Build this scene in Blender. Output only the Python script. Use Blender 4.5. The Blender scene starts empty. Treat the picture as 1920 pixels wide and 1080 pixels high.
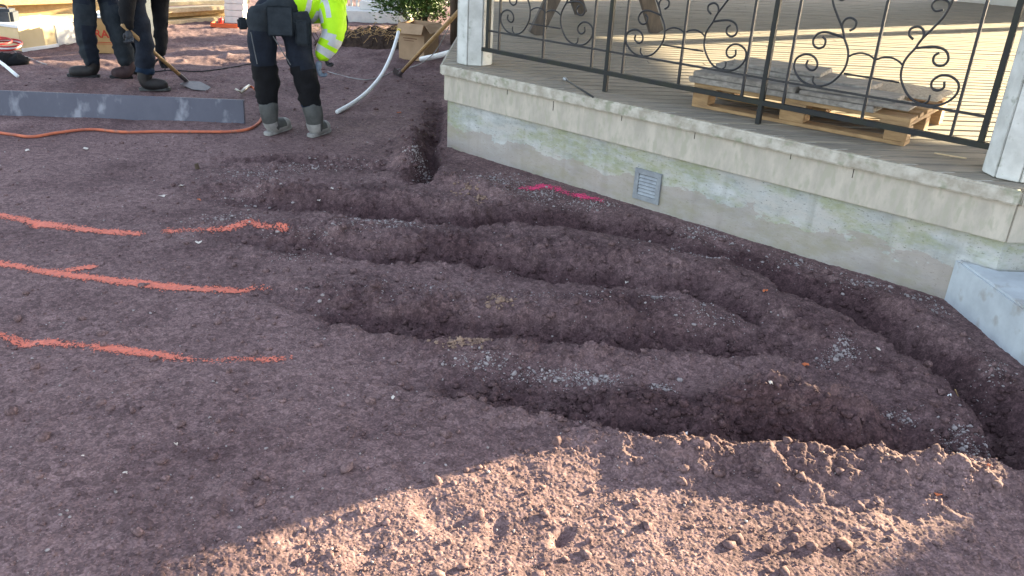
import bpy, bmesh, math, random
import numpy as np
from mathutils import Vector, Matrix

S = bpy.context.scene
R_ = math.radians
random.seed(7)
rng = np.random.default_rng(11)

# ------------------------------------------------------------------ camera
F_PX, PITCH, CAM_H = 1540.0, R_(24.6), 1.6
ROLL = math.atan2(170, 3360)
r0 = Vector((1, 0, 0)); u0 = Vector((0, math.sin(PITCH), math.cos(PITCH)))
FW = Vector((0, math.cos(PITCH), -math.sin(PITCH)))
RT = math.cos(ROLL) * r0 + math.sin(ROLL) * u0
UP = -math.sin(ROLL) * r0 + math.cos(ROLL) * u0
cam = bpy.data.cameras.new('camera'); co = bpy.data.objects.new('camera', cam)
S.collection.objects.link(co); S.camera = co
m = Matrix((RT, UP, -FW)).transposed().to_4x4(); m.translation = (0, 0, CAM_H)
co.matrix_world = m
cam.sensor_width = 36; cam.lens = 36 * F_PX / 1920
cam.clip_start = 0.05; cam.clip_end = 2000

# ------------------------------------------------------------------ light
SUN_EL, SUN_AZ = R_(14.0), R_(31.0)        # direction towards the sun, azimuth from +X
w = bpy.data.worlds.new("World"); S.world = w; w.use_nodes = True
nt = w.node_tree; bg = nt.nodes['Background']
sky = nt.nodes.new('ShaderNodeTexSky'); sky.sky_type = 'NISHITA'; sky.sun_disc = False
sky.sun_elevation = SUN_EL; sky.sun_rotation = R_(90) - SUN_AZ
sky.air_density = 1.0; sky.dust_density = 1.5
hsv = nt.nodes.new('ShaderNodeHueSaturation'); hsv.inputs['Saturation'].default_value = .62
nt.links.new(sky.outputs[0], hsv.inputs['Color']); nt.links.new(hsv.outputs[0], bg.inputs[0]); bg.inputs[1].default_value = 0.085
sl = bpy.data.lights.new('sun', 'SUN'); sl.energy = 4.6; sl.angle = R_(0.55); sl.color = (1.0, 0.835, 0.53)
so = bpy.data.objects.new('sun', sl); S.collection.objects.link(so)
sd = Vector((math.cos(SUN_AZ) * math.cos(SUN_EL), math.sin(SUN_AZ) * math.cos(SUN_EL), math.sin(SUN_EL)))
so.rotation_euler = sd.to_track_quat('Z', 'Y').to_euler(); so.location = sd * 40
S.view_settings.view_transform = 'Standard'; S.view_settings.look = 'None'
S.view_settings.gamma = 1.0; S.view_settings.exposure = 3.1
S.cycles.max_bounces = 5; S.cycles.diffuse_bounces = 3

# ------------------------------------------------------------------ helpers
def ray(x, y):
    return FW + RT * ((x - 960) / F_PX) - UP * ((y - 540) / F_PX)
def at(x, y, z=0.0):
    d = ray(x, y); t = (z - CAM_H) / d.z
    return Vector((t * d.x, t * d.y, z))
def aty(x, y, Y):
    d = ray(x, y); t = Y / d.y
    return Vector((t * d.x, Y, CAM_H + t * d.z))

C = S.collection
def tag(o, label=None, cat=None, group=None, kind=None):
    if label: o['label'] = label
    if cat: o['category'] = cat
    if group: o['group'] = group
    if kind: o['kind'] = kind
    return o
def empty(name, loc, label, cat, group=None):
    o = bpy.data.objects.new(name, None); C.objects.link(o); o.location = loc
    o.empty_display_size = 0.1
    return tag(o, label, cat, group)
def origin_of(o):
    v = Vector((0, 0, 0))
    while o: v += o.location; o = o.parent
    return v

class MB:
    def __init__(s): s.v = []; s.f = []; s.mi = []
    def add(s, verts, faces, mi=0):
        k = len(s.v); s.v += [Vector(p) for p in verts]
        s.f += [tuple(i + k for i in q) for q in faces]; s.mi += [mi] * len(faces)
        return s
    def box(s, c, d, rz=0.0, rot=None, mi=0, jit=0.0):
        M = rot if rot is not None else Matrix.Rotation(rz, 3, 'Z')
        vs = []
        for sx in (-.5, .5):
            for sy in (-.5, .5):
                for sz in (-.5, .5):
                    j = Vector((random.uniform(-jit, jit), random.uniform(-jit, jit), random.uniform(-jit, jit)))
                    vs.append(Vector(c) + M @ Vector((sx * d[0], sy * d[1], sz * d[2])) + j)
        return s.add(vs, [(0, 1, 3, 2), (4, 6, 7, 5), (0, 4, 5, 1), (2, 3, 7, 6), (0, 2, 6, 4), (1, 5, 7, 3)], mi)
    def bar(s, a, b, w_, h_, up=(0, 0, 1), mi=0):
        a = Vector(a); b = Vector(b); x = (b - a); L = x.length; x.normalize()
        u = Vector(up); y = u.cross(x)
        if y.length < 1e-4: y = Vector((0, 1, 0)).cross(x)
        y.normalize(); z = x.cross(y)
        return s.box((a + b) / 2, (L, w_, h_), rot=Matrix((x, y, z)).transposed(), mi=mi)
    def prism(s, poly, z0, z1, mi=0):
        n = len(poly)
        vs = [(p[0], p[1], z0) for p in poly] + [(p[0], p[1], z1) for p in poly]
        fs = [tuple(range(n))[::-1], tuple(range(n, 2 * n))] + [(i, (i + 1) % n, n + (i + 1) % n, n + i) for i in range(n)]
        return s.add(vs, fs, mi)
    def tube(s, pts, r, seg=8, mi=0, flat=None, caps=True):
        pts = [Vector(p) for p in pts]; n = len(pts)
        rs = r if isinstance(r, (list, tuple)) else [r] * n
        k = len(s.v); prev = None
        for i, p in enumerate(pts):
            t = (pts[min(i + 1, n - 1)] - pts[max(i - 1, 0)])
            if t.length < 1e-9: t = Vector((0, 0, 1))
            t.normalize()
            if flat is not None:
                a = Vector(flat); b = t.cross(a); b.normalize()
                a = b.cross(t)
            else:
                if prev is None:
                    a = t.cross(Vector((0, 0, 1)))
                    if a.length < 1e-3: a = t.cross(Vector((1, 0, 0)))
                    a.normalize()
                else:
                    a = prev - t * prev.dot(t); a.normalize()
                prev = a; b = t.cross(a)
            for j in range(seg):
                an = 2 * math.pi * (j + .5) / seg
                s.v.append(p + (a * math.cos(an) + b * math.sin(an)) * rs[i])
        for i in range(n - 1):
            for j in range(seg):
                j2 = (j + 1) % seg
                s.f.append((k + i * seg + j, k + i * seg + j2, k + (i + 1) * seg + j2, k + (i + 1) * seg + j)); s.mi.append(mi)
        if caps:
            s.f.append(tuple(k + j for j in range(seg))[::-1]); s.mi.append(mi)
            s.f.append(tuple(k + (n - 1) * seg + j for j in range(seg))); s.mi.append(mi)
        return s
    def sphere(s, c, rad, nu=10, nv=7, mi=0):
        rad = rad if isinstance(rad, (tuple, list)) else (rad,) * 3
        vs = [Vector(c) + Vector((0, 0, rad[2]))]
        for i in range(1, nv):
            th = math.pi * i / nv
            for j in range(nu):
                ph = 2 * math.pi * j / nu
                vs.append(Vector(c) + Vector((rad[0] * math.sin(th) * math.cos(ph), rad[1] * math.sin(th) * math.sin(ph), rad[2] * math.cos(th))))
        vs.append(Vector(c) - Vector((0, 0, rad[2])))
        fs = [(0, 1 + j, 1 + (j + 1) % nu) for j in range(nu)]
        for i in range(nv - 2):
            for j in range(nu):
                a = 1 + i * nu + j; b = 1 + i * nu + (j + 1) % nu
                fs.append((a, a + nu, b + nu, b))
        e = len(vs) - 1; q = 1 + (nv - 2) * nu
        fs += [(e, q + (j + 1) % nu, q + j) for j in range(nu)]
        return s.add(vs, fs, mi)
    def build(s, name, mats, parent=None, origin=None, smooth=False, bevel=0.0, label=None, jitter=0.0):
        if not isinstance(mats, (list, tuple)): mats = [mats]
        if parent is not None: og = origin_of(parent)
        elif origin is not None: og = Vector(origin)
        else:
            xs = [p.x for p in s.v]; ys = [p.y for p in s.v]; zs = [p.z for p in s.v]
            og = Vector(((min(xs) + max(xs)) / 2, (min(ys) + max(ys)) / 2, min(zs)))
        me = bpy.data.meshes.new(name)
        me.from_pydata([tuple(p - og) for p in s.v], [], s.f)
        for q in mats: me.materials.append(q)
        if len(mats) > 1: me.polygons.foreach_set('material_index', s.mi)
        bm = bmesh.new(); bm.from_mesh(me)
        bmesh.ops.recalc_face_normals(bm, faces=bm.faces)
        if bevel > 0:
            es = [e for e in bm.edges if len(e.link_faces) == 2 and e.calc_face_angle(0) > 0.6]
            bmesh.ops.bevel(bm, geom=es, offset=bevel, segments=2, affect='EDGES', clamp_overlap=True)
        bm.to_mesh(me); bm.free()
        if smooth: me.polygons.foreach_set('use_smooth', [True] * len(me.polygons))
        o = bpy.data.objects.new(name, me); C.objects.link(o)
        if parent is not None: o.parent = parent
        else: o.location = og
        if label: o['label'] = label
        return o

def spline(pts, n=6):
    pts = [Vector(p) for p in pts]; out = []
    P = [pts[0] * 2 - pts[1]] + pts + [pts[-1] * 2 - pts[-2]]
    for i in range(1, len(P) - 2):
        a, b, c, d = P[i - 1:i + 3]
        for k in range(n):
            t = k / n
            out.append(.5 * ((2 * b) + (c - a) * t + (2 * a - 5 * b + 4 * c - d) * t * t + (3 * b - a - 3 * c + d) * t ** 3))
    out.append(pts[-1]); return out

# ------------------------------------------------------------------ materials
def mat(name, col, col2=None, scale=12.0, rough=.8, bump=.15, bscale=60.0, detail=6, stretch=(1, 1, 1), metallic=0.0, spec=.3, speck=None, speck_scale=40, speck_th=.62, bdist=.004):
    M = bpy.data.materials.new(name); M.use_nodes = True; n = M.node_tree; L = n.links
    b = n.nodes['Principled BSDF']; b.inputs['Roughness'].default_value = rough
    b.inputs['Metallic'].default_value = metallic; b.inputs['Specular IOR Level'].default_value = spec
    tc = n.nodes.new('ShaderNodeTexCoord'); mp = n.nodes.new('ShaderNodeMapping'); mp.inputs['Scale'].default_value = stretch
    L.new(tc.outputs['Object'], mp.inputs[0])
    if col2 is None: col2 = tuple(c * .72 for c in col)
    nz = n.nodes.new('ShaderNodeTexNoise'); nz.inputs['Scale'].default_value = scale; nz.inputs['Detail'].default_value = detail; nz.inputs['Roughness'].default_value = .62
    L.new(mp.outputs[0], nz.inputs[0])
    rp = n.nodes.new('ShaderNodeValToRGB'); rp.color_ramp.elements[0].position = .36; rp.color_ramp.elements[1].position = .64
    rp.color_ramp.elements[0].color = (*col2, 1); rp.color_ramp.elements[1].color = (*col, 1)
    L.new(nz.outputs[0], rp.inputs[0]); out = rp.outputs[0]
    if speck:
        n2 = n.nodes.new('ShaderNodeTexNoise'); n2.inputs['Scale'].default_value = speck_scale; n2.inputs['Detail'].default_value = 4
        L.new(mp.outputs[0], n2.inputs[0])
        r2 = n.nodes.new('ShaderNodeValToRGB'); r2.color_ramp.elements[0].position = speck_th; r2.color_ramp.elements[1].position = speck_th + .14
        L.new(n2.outputs[0], r2.inputs[0])
        mx = n.nodes.new('ShaderNodeMix'); mx.data_type = 'RGBA'; mx.inputs['B'].default_value = (*speck, 1)
        L.new(r2.outputs[0], mx.inputs['Factor']); L.new(out, mx.inputs['A']); out = mx.outputs['Result']
    L.new(out, b.inputs['Base Color'])
    if bump:
        n3 = n.nodes.new('ShaderNodeTexNoise'); n3.inputs['Scale'].default_value = bscale; n3.inputs['Detail'].default_value = 5
        L.new(mp.outputs[0], n3.inputs[0])
        bp = n.nodes.new('ShaderNodeBump'); bp.inputs['Strength'].default_value = bump; bp.inputs['Distance'].default_value = bdist
        L.new(n3.outputs[0], bp.inputs['Height']); L.new(bp.outputs[0], b.inputs['Normal'])
    return M

def soil_material(name, dry, moist):
    M = bpy.data.materials.new(name); M.use_nodes = True; n = M.node_tree; L = n.links
    b = n.nodes['Principled BSDF']; b.inputs['Roughness'].default_value = .95; b.inputs['Specular IOR Level'].default_value = .15
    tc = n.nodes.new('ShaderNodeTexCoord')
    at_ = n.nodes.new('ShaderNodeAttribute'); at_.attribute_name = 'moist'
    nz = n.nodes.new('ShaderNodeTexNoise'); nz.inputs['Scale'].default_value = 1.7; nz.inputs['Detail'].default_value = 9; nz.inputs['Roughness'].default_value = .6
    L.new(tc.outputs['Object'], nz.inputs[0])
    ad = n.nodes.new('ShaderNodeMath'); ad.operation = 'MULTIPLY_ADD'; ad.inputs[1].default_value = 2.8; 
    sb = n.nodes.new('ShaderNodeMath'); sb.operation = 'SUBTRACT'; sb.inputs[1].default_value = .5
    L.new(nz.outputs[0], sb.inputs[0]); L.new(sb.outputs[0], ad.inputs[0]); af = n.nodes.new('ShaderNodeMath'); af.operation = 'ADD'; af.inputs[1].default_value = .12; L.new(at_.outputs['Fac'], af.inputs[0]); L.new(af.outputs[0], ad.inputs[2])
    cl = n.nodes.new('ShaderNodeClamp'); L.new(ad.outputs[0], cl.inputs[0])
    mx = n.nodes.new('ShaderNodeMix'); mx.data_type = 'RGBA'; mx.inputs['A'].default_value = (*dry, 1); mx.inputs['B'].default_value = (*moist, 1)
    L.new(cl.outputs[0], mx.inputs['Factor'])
    nd = n.nodes.new('ShaderNodeTexNoise'); nd.inputs['Scale'].default_value = 3.3; nd.inputs['Detail'].default_value = 10; nd.inputs['Roughness'].default_value = .7
    L.new(tc.outputs['Object'], nd.inputs[0])
    rd = n.nodes.new('ShaderNodeValToRGB'); rd.color_ramp.elements[0].position = .56; rd.color_ramp.elements[1].position = .72; rd.color_ramp.elements[1].color = (.55, .55, .55, 1)
    L.new(nd.outputs[0], rd.inputs[0])
    md = n.nodes.new('ShaderNodeMix'); md.data_type = 'RGBA'; md.inputs['B'].default_value = (dry[0] * 1.55, dry[1] * 1.6, dry[2] * 1.55, 1)
    L.new(rd.outputs[0], md.inputs['Factor']); L.new(mx.outputs['Result'], md.inputs['A']); mx = md
    vo = n.nodes.new('ShaderNodeTexVoronoi'); vo.inputs['Scale'].default_value = 170; L.new(tc.outputs['Object'], vo.inputs[0])
    hs = n.nodes.new('ShaderNodeSeparateColor'); L.new(vo.outputs['Color'], hs.inputs[0])
    rp = n.nodes.new('ShaderNodeValToRGB'); e = rp.color_ramp.elements
    e[0].position = 0; e[0].color = (.70, .69, .69, 1); e[1].position = 1; e[1].color = (1.36, 1.33, 1.33, 1)
    q = e.new(.5); q.color = (.92, .92, .92, 1)
    L.new(hs.outputs[0], rp.inputs[0])
    m2 = n.nodes.new('ShaderNodeMix'); m2.data_type = 'RGBA'; m2.blend_type = 'MULTIPLY'; m2.inputs['Factor'].default_value = 1
    L.new(mx.outputs['Result'], m2.inputs['A']); L.new(rp.outputs[0], m2.inputs['B'])
    v2 = n.nodes.new('ShaderNodeTexVoronoi'); v2.inputs['Scale'].default_value = 48; L.new(tc.outputs['Object'], v2.inputs[0])
    h2 = n.nodes.new('ShaderNodeSeparateColor'); L.new(v2.outputs['Color'], h2.inputs[0])
    r2 = n.nodes.new('ShaderNodeValToRGB'); r2.color_ramp.elements[0].color = (.74, .72, .72, 1); r2.color_ramp.elements[1].color = (1.24, 1.22, 1.2, 1); L.new(h2.outputs[0], r2.inputs[0])
    m3 = n.nodes.new('ShaderNodeMix'); m3.data_type = 'RGBA'; m3.blend_type = 'MULTIPLY'; m3.inputs['Factor'].default_value = 1
    L.new(m2.outputs['Result'], m3.inputs['A']); L.new(r2.outputs[0], m3.inputs['B']); m2 = m3
    L.new(m2.outputs['Result'], b.inputs['Base Color'])
    n3 = n.nodes.new('ShaderNodeTexNoise'); n3.inputs['Scale'].default_value = 140; n3.inputs['Detail'].default_value = 4
    L.new(tc.outputs['Object'], n3.inputs[0])
    bp = n.nodes.new('ShaderNodeBump'); bp.inputs['Strength'].default_value = .55; bp.inputs['Distance'].default_value = .004
    L.new(n3.outputs[0], bp.inputs['Height']); L.new(bp.outputs[0], b.inputs['Normal'])
    return M

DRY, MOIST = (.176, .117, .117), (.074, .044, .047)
M_soil = soil_material('red_soil', DRY, MOIST)

def wall_material():
    M = bpy.data.materials.new('stained_concrete'); M.use_nodes = True; n = M.node_tree; L = n.links
    b = n.nodes['Principled BSDF']; b.inputs['Roughness'].default_value = .9
    geo = n.nodes.new('ShaderNodeNewGeometry'); sp = n.nodes.new('ShaderNodeSeparateXYZ'); L.new(geo.outputs['Position'], sp.inputs[0])
    mp = n.nodes.new('ShaderNodeMapping'); mp.inputs['Scale'].default_value = (1, 1, 2.2); L.new(geo.outputs['Position'], mp.inputs[0])
    def noise(s, d=6):
        q = n.nodes.new('ShaderNodeTexNoise'); q.inputs['Scale'].default_value = s; q.inputs['Detail'].default_value = d; q.inputs['Roughness'].default_value = .65
        L.new(mp.outputs[0], q.inputs[0]); return q.outputs[0]
    def ramp(i, a, c, c0=(0, 0, 0, 1), c1=(1, 1, 1, 1)):
        q = n.nodes.new('ShaderNodeValToRGB'); e = q.color_ramp.elements; e[0].position = a; e[1].position = c; e[0].color = c0; e[1].color = c1
        L.new(i, q.inputs[0]); return q.outputs[0]
    def mix(f, A, B):
        q = n.nodes.new('ShaderNodeMix'); q.data_type = 'RGBA'; L.new(f, q.inputs['Factor'])
        for nm, v in (('A', A), ('B', B)):
            if isinstance(v, tuple): q.inputs[nm].default_value = v
            else: L.new(v, q.inputs[nm])
        return q.outputs['Result']
    def math_(op, a, c):
        q = n.nodes.new('ShaderNodeMath'); q.operation = op
        for i, v in enumerate((a, c)):
            if isinstance(v, float): q.inputs[i].default_value = v
            else: L.new(v, q.inputs[i])
        return q.outputs[0]
    base = mix(ramp(noise(5), .35, .65), (.30, .31, .295, 1), (.54, .54, .525, 1))
    base = mix(ramp(noise(2.3), .45, .6), base, (.47, .44, .40, 1))
    base = mix(ramp(noise(30, 3), .6, .7), base, (.30, .30, .28, 1))
    mq = n.nodes.new('ShaderNodeMapping'); mq.inputs['Scale'].default_value = (9, 9, .7); L.new(geo.outputs['Position'], mq.inputs[0])
    qs = n.nodes.new('ShaderNodeTexNoise'); qs.inputs['Scale'].default_value = 1.6; qs.inputs['Detail'].default_value = 5; L.new(mq.outputs[0], qs.inputs[0])
    base = mix(math_('MULTIPLY', ramp(qs.outputs[0], .52, .68), .5), base, (.27, .265, .23, 1))
    base = mix(ramp(noise(60, 2), .64, .70), base, (.20, .20, .185, 1))
    # algae in blotches of its own
    alg = math_('MULTIPLY', math_('MAXIMUM', ramp(noise(2.6), .45, .58), ramp(sp.outputs[0], 1.75, 2.3)), ramp(noise(12), .30, .58))
    alg2 = math_('MULTIPLY', alg, .60)
    base = mix(alg2, base, (.25, .275, .105, 1))
    # splash-back soil stain low on the wall
    low = ramp(math_('ADD', sp.outputs[2], math_('MULTIPLY', noise(4), -.34)), -.17, -.06, (1, 1, 1, 1), (0, 0, 0, 1))
    base = mix(math_('MULTIPLY', low, .6), base, (.33, .27, .235, 1))
    L.new(base, b.inputs['Base Color'])
    bp = n.nodes.new('ShaderNodeBump'); bp.inputs['Strength'].default_value = .35; bp.inputs['Distance'].default_value = .006
    L.new(noise(45), bp.inputs['Height']); L.new(bp.outputs[0], b.inputs['Normal'])
    return M
M_wall = wall_material()
M_fascia = mat('beige_weathered_board', (.55, .49, .41), (.41, .37, .31), scale=5, rough=.85, bump=.3, bscale=70, stretch=(2.4, 2.4, .9), speck=(.42, .39, .31), speck_scale=13, speck_th=.50)
M_trim = mat('flaking_painted_board', (.55, .51, .44), (.36, .32, .26), scale=16, rough=.85, bump=.4, bscale=60, speck=(.30, .30, .22), speck_scale=18, speck_th=.56)
M_deck = mat('weathered_deck_board', (.315, .27, .212), (.20, .178, .15), scale=9, rough=.85, bump=.4, bscale=40, stretch=(.35, 6, 1), speck=(.15, .13, .11), speck_scale=7, speck_th=.66)
M_dark = mat('dark_void', (.02, .018, .016), rough=1, bump=0)
M_post = mat('chalky_white_paint', (.66, .66, .63), (.50, .50, .47), scale=9, rough=.7, bump=.25, bscale=50, speck=(.36, .37, .32), speck_scale=26, speck_th=.60)
M_iron = mat('black_wrought_iron', (.022, .022, .026), (.012, .012, .014), scale=30, rough=.45, bump=.2, bscale=120, spec=.5)
M_ironmoss = mat('mossy_black_iron', (.020, .021, .024), (.026, .028, .020), scale=9, rough=.6, bump=.3, bscale=120)
M_step = mat('pale_blue_grey_concrete', (.50, .54, .57), (.40, .43, .46), scale=6, rough=.85, bump=.3, bscale=70, speck=(.34, .33, .32), speck_scale=11, speck_th=.56)
M_pallet = mat('raw_pine', (.42, .27, .135), (.27, .165, .085), scale=10, rough=.8, bump=.3, bscale=40, stretch=(1, 1, 5))
M_grey_wood = mat('silvered_plank', (.33, .30, .265), (.18, .16, .14), scale=8, rough=.85, bump=.5, bscale=36, stretch=(1, 5, 5))
M_aggr = mat('sandy_aggregate', (.55, .45, .33), (.30, .24, .18), scale=60, rough=.95, bump=.6, bscale=120, bdist=.006)
M_table = mat('brown_grey_table_wood', (.12, .10, .088), (.075, .066, .060), scale=8, rough=.75, bump=.3, bscale=40, stretch=(4, 4, 1))
M_roof = mat('dark_roof_felt', (.08, .08, .08), rough=.9)
M_siding = mat('white_clapboard', (.74, .74, .73), (.64, .64, .63), scale=5, rough=.6, bump=.1)
M_vent = mat('grey_vent_metal', (.33, .35, .37), (.24, .25, .27), scale=18, rough=.55, bump=.1, metallic=.3)
M_slate = mat('slate_blue_plastic', (.108, .110, .148), (.086, .088, .122), scale=4, rough=.42, bump=.05, speck=(.26, .265, .31), speck_scale=9, speck_th=.56, stretch=(1, 1, .6))
M_orange = mat('orange_rubber', (.60, .17, .085), (.42, .12, .075), scale=9, rough=.65, bump=.1, speck=(.25, .14, .11), speck_scale=14, speck_th=.58)
M_white_pl = mat('white_plastic', (.78, .79, .80), (.70, .71, .72), scale=8, rough=.4, bump=.03)
M_yellow = mat('yellow_plastic', (.75, .55, .06), rough=.5, bump=.03)
M_brass = mat('brushed_metal', (.55, .50, .42), (.42, .38, .32), scale=30, rough=.35, metallic=.8, bump=.05)
M_card = mat('brown_cardboard', (.40, .27, .17), (.33, .22, .135), scale=8, rough=.85, bump=.1, bscale=90)
M_wire = mat('grey_cable', (.35, .34, .34), rough=.5, bump=0)
M_black = mat('black_rubber', (.018, .018, .02), rough=.6, bump=.1)
M_handle = mat('varnished_ash', (.40, .25, .11), (.29, .17, .075), scale=14, rough=.5, bump=.1, stretch=(1, 1, 6))
M_steel = mat('worn_blade_steel', (.13, .105, .11), (.07, .06, .065), scale=18, rough=.5, metallic=.5, bump=.2)
M_lumber = mat('fresh_lumber', (.62, .44, .22), (.50, .34, .16), scale=6, rough=.75, bump=.2, stretch=(.4, 5, 5))
M_lumber2 = mat('pale_lumber', (.66, .53, .34), (.54, .42, .26), scale=6, rough=.75, bump=.2, stretch=(.4, 5, 5))
M_ply = mat('plywood_face', (.66, .52, .31), (.60, .46, .26), scale=5, rough=.7, bump=.1)
M_greyplas = mat('dark_grey_plastic', (.05, .055, .065), (.04, .044, .052), scale=6, rough=.5, bump=.1)
M_red = mat('red_paint', (.50, .05, .045), (.42, .04, .04), scale=8, rough=.4, bump=.05)
M_orangepl = mat('orange_red_plastic', (.72, .14, .05), (.62, .11, .04), scale=8, rough=.45, bump=.05)
M_slab = mat('pale_stone_slab', (.66, .65, .63), (.55, .55, .55), scale=9, rough=.85, bump=.3)
M_galv = mat('galvanised_steel', (.55, .56, .58), (.42, .43, .45), scale=16, rough=.4, metallic=.7, bump=.05)
M_root = mat('dark_root_soil', (.075, .048, .035), (.035, .022, .018), scale=14, rough=1, bump=.9, bscale=40, bdist=.02)
M_straw = mat('dry_straw', (.50, .34, .17), (.32, .19, .09), scale=10, rough=.8, bump=.1)
M_leaf = mat('evergreen_leaf', (.085, .145, .025), (.035, .075, .015), scale=18, rough=.5, bump=.1, spec=.4)
M_bark = mat('shrub_bark', (.10, .07, .05), rough=.9)
M_grit = mat('pale_grit', (.38, .33, .325), (.23, .195, .195), scale=40, rough=.9, bump=.2)
M_petal = mat('bleached_leaf', (.66, .60, .55), (.52, .46, .42), scale=30, rough=.7, bump=.1)
M_oleaf = mat('orange_leaf', (.60, .17, .06), (.45, .12, .05), scale=30, rough=.6, bump=.1)
M_spray = mat('orange_spray_paint', (.74, .19, .12), (.52, .15, .11), scale=45, rough=.7, bump=.2, bscale=150)
M_pink = mat('pink_spray_paint', (.80, .06, .19), (.60, .06, .15), scale=45, rough=.7, bump=.2, bscale=150)
M_skin = mat('skin', (.50, .29, .21), (.45, .25, .18), scale=10, rough=.5, bump=.05)
M_hair = mat('brown_hair', (.07, .045, .03), rough=.6, bump=.4, bscale=80)
M_navy = mat('navy_work_cloth', (.012, .017, .029), (.007, .010, .018), scale=14, rough=.9, bump=.5, bscale=30, bdist=.01)
M_slatecloth = mat('slate_work_cloth', (.026, .033, .041), (.015, .020, .026), scale=14, rough=.9, bump=.5, bscale=30, bdist=.01)
M_blackcloth = mat('black_work_cloth', (.0055, .0055, .0075), (.003, .003, .004), scale=14, rough=.9, bump=.5, bscale=30, bdist=.01)
M_bluecloth = mat('blue_trouser_hem', (.012, .030, .065), (.007, .018, .04), scale=14, rough=.9, bump=.5, bscale=30, bdist=.01)
M_seam = mat('pale_seam', (.12, .13, .14), rough=.8, bump=0)
M_hivis = mat('hi_vis_yellow_fabric', (.50, .88, .012), (.40, .76, .008), scale=7, rough=.6, bump=.4, bscale=24, bdist=.01)
M_reflect = mat('silver_reflective_tape', (.58, .60, .62), (.46, .48, .5), scale=16, rough=.35, bump=.2)
M_bootgrey = mat('grey_boot_leather', (.085, .085, .082), (.055, .056, .054), scale=14, rough=.6, bump=.3)
M_bootlight = mat('scuffed_light_boot_panel', (.34, .325, .31), (.22, .21, .205), scale=16, rough=.6, bump=.2)
M_bootblack = mat('black_boot_leather', (.014, .013, .013), (.03, .024, .023), scale=14, rough=.6, bump=.3)
M_bootbrown = mat('dusty_brown_boot', (.075, .045, .045), (.05, .03, .032), scale=14, rough=.7, bump=.3)
M_glove = mat('grey_work_glove', (.055, .058, .068), (.035, .037, .045), scale=20, rough=.8, bump=.3)
M_gloveblue = mat('pale_blue_glove', (.20, .25, .33), rough=.8)
M_redink = mat('red_ink', (.50, .055, .03), rough=.8, bump=0)

# ------------------------------------------------------------------ terrain
def hash2(ix, iy, seed):
    h = (ix.astype(np.int64) * 374761393 + iy.astype(np.int64) * 668265263 + seed * 1442695041) & 0x7fffffff
    h = ((h ^ (h >> 13)) * 1274126177) & 0x7fffffff
    return ((h ^ (h >> 16)) & 0xffff) / 65535.0
def vnoise(x, y, seed=0):
    ix = np.floor(x); iy = np.floor(y); fx = x - ix; fy = y - iy
    fx = fx * fx * fx * (fx * (fx * 6 - 15) + 10); fy = fy * fy * fy * (fy * (fy * 6 - 15) + 10)
    a = hash2(ix, iy, seed); b = hash2(ix + 1, iy, seed); c = hash2(ix, iy + 1, seed); d = hash2(ix + 1, iy + 1, seed)
    return (a * (1 - fx) + b * fx) * (1 - fy) + (c * (1 - fx) + d * fx) * fy
def fbm(x, y, oct=4, seed=0, gain=.5):
    s = 0; a = 1; t = 0
    for o in range(oct):
        s = s + a * vnoise(x, y, seed + o * 17); t += a; a *= gain
        x, y = x * 1.6 + y * 1.2 + 3.7, y * 1.6 - x * 1.2 + 8.1
    return s / t
def billow(x, y, oct=3, seed=0, gain=.5):
    s = 0; a = 1; t = 0
    for o in range(oct):
        s = s + a * (1 - np.abs(2 * vnoise(x, y, seed + o * 29) - 1) ** .8); t += a; a *= gain
        x, y = x * 1.7 + y * 1.1 + 1.7, y * 1.7 - x * 1.1 + 5.1
    return s / t

def worley(x, y, seed=0):
    """rounded clods of random height, one per cell"""
    ix = np.floor(x); iy = np.floor(y); out = np.zeros(x.shape)
    for dx in (-1, 0, 1):
        for dy in (-1, 0, 1):
            cx, cy = ix + dx, iy + dy
            px_ = cx + hash2(cx, cy, seed); py_ = cy + hash2(cx, cy, seed + 51); hh = hash2(cx, cy, seed + 77)
            rr_ = .35 + .45 * hh
            d2 = ((x - px_) ** 2 + (y - py_) ** 2) / (rr_ * rr_)
            out = np.maximum(out, np.sqrt(np.clip(1 - d2, 0, 1)) * hh * hh)
    return out
def W(pts, z=.03, away=0.0):
    out = []
    for p in pts:
        q = at(p[0], p[1], z); d = Vector((q.x, q.y, 0)).normalized()
        out.append((q.x + d.x * away, q.y + d.y * away) + tuple(p[2:]))
    return out
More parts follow.
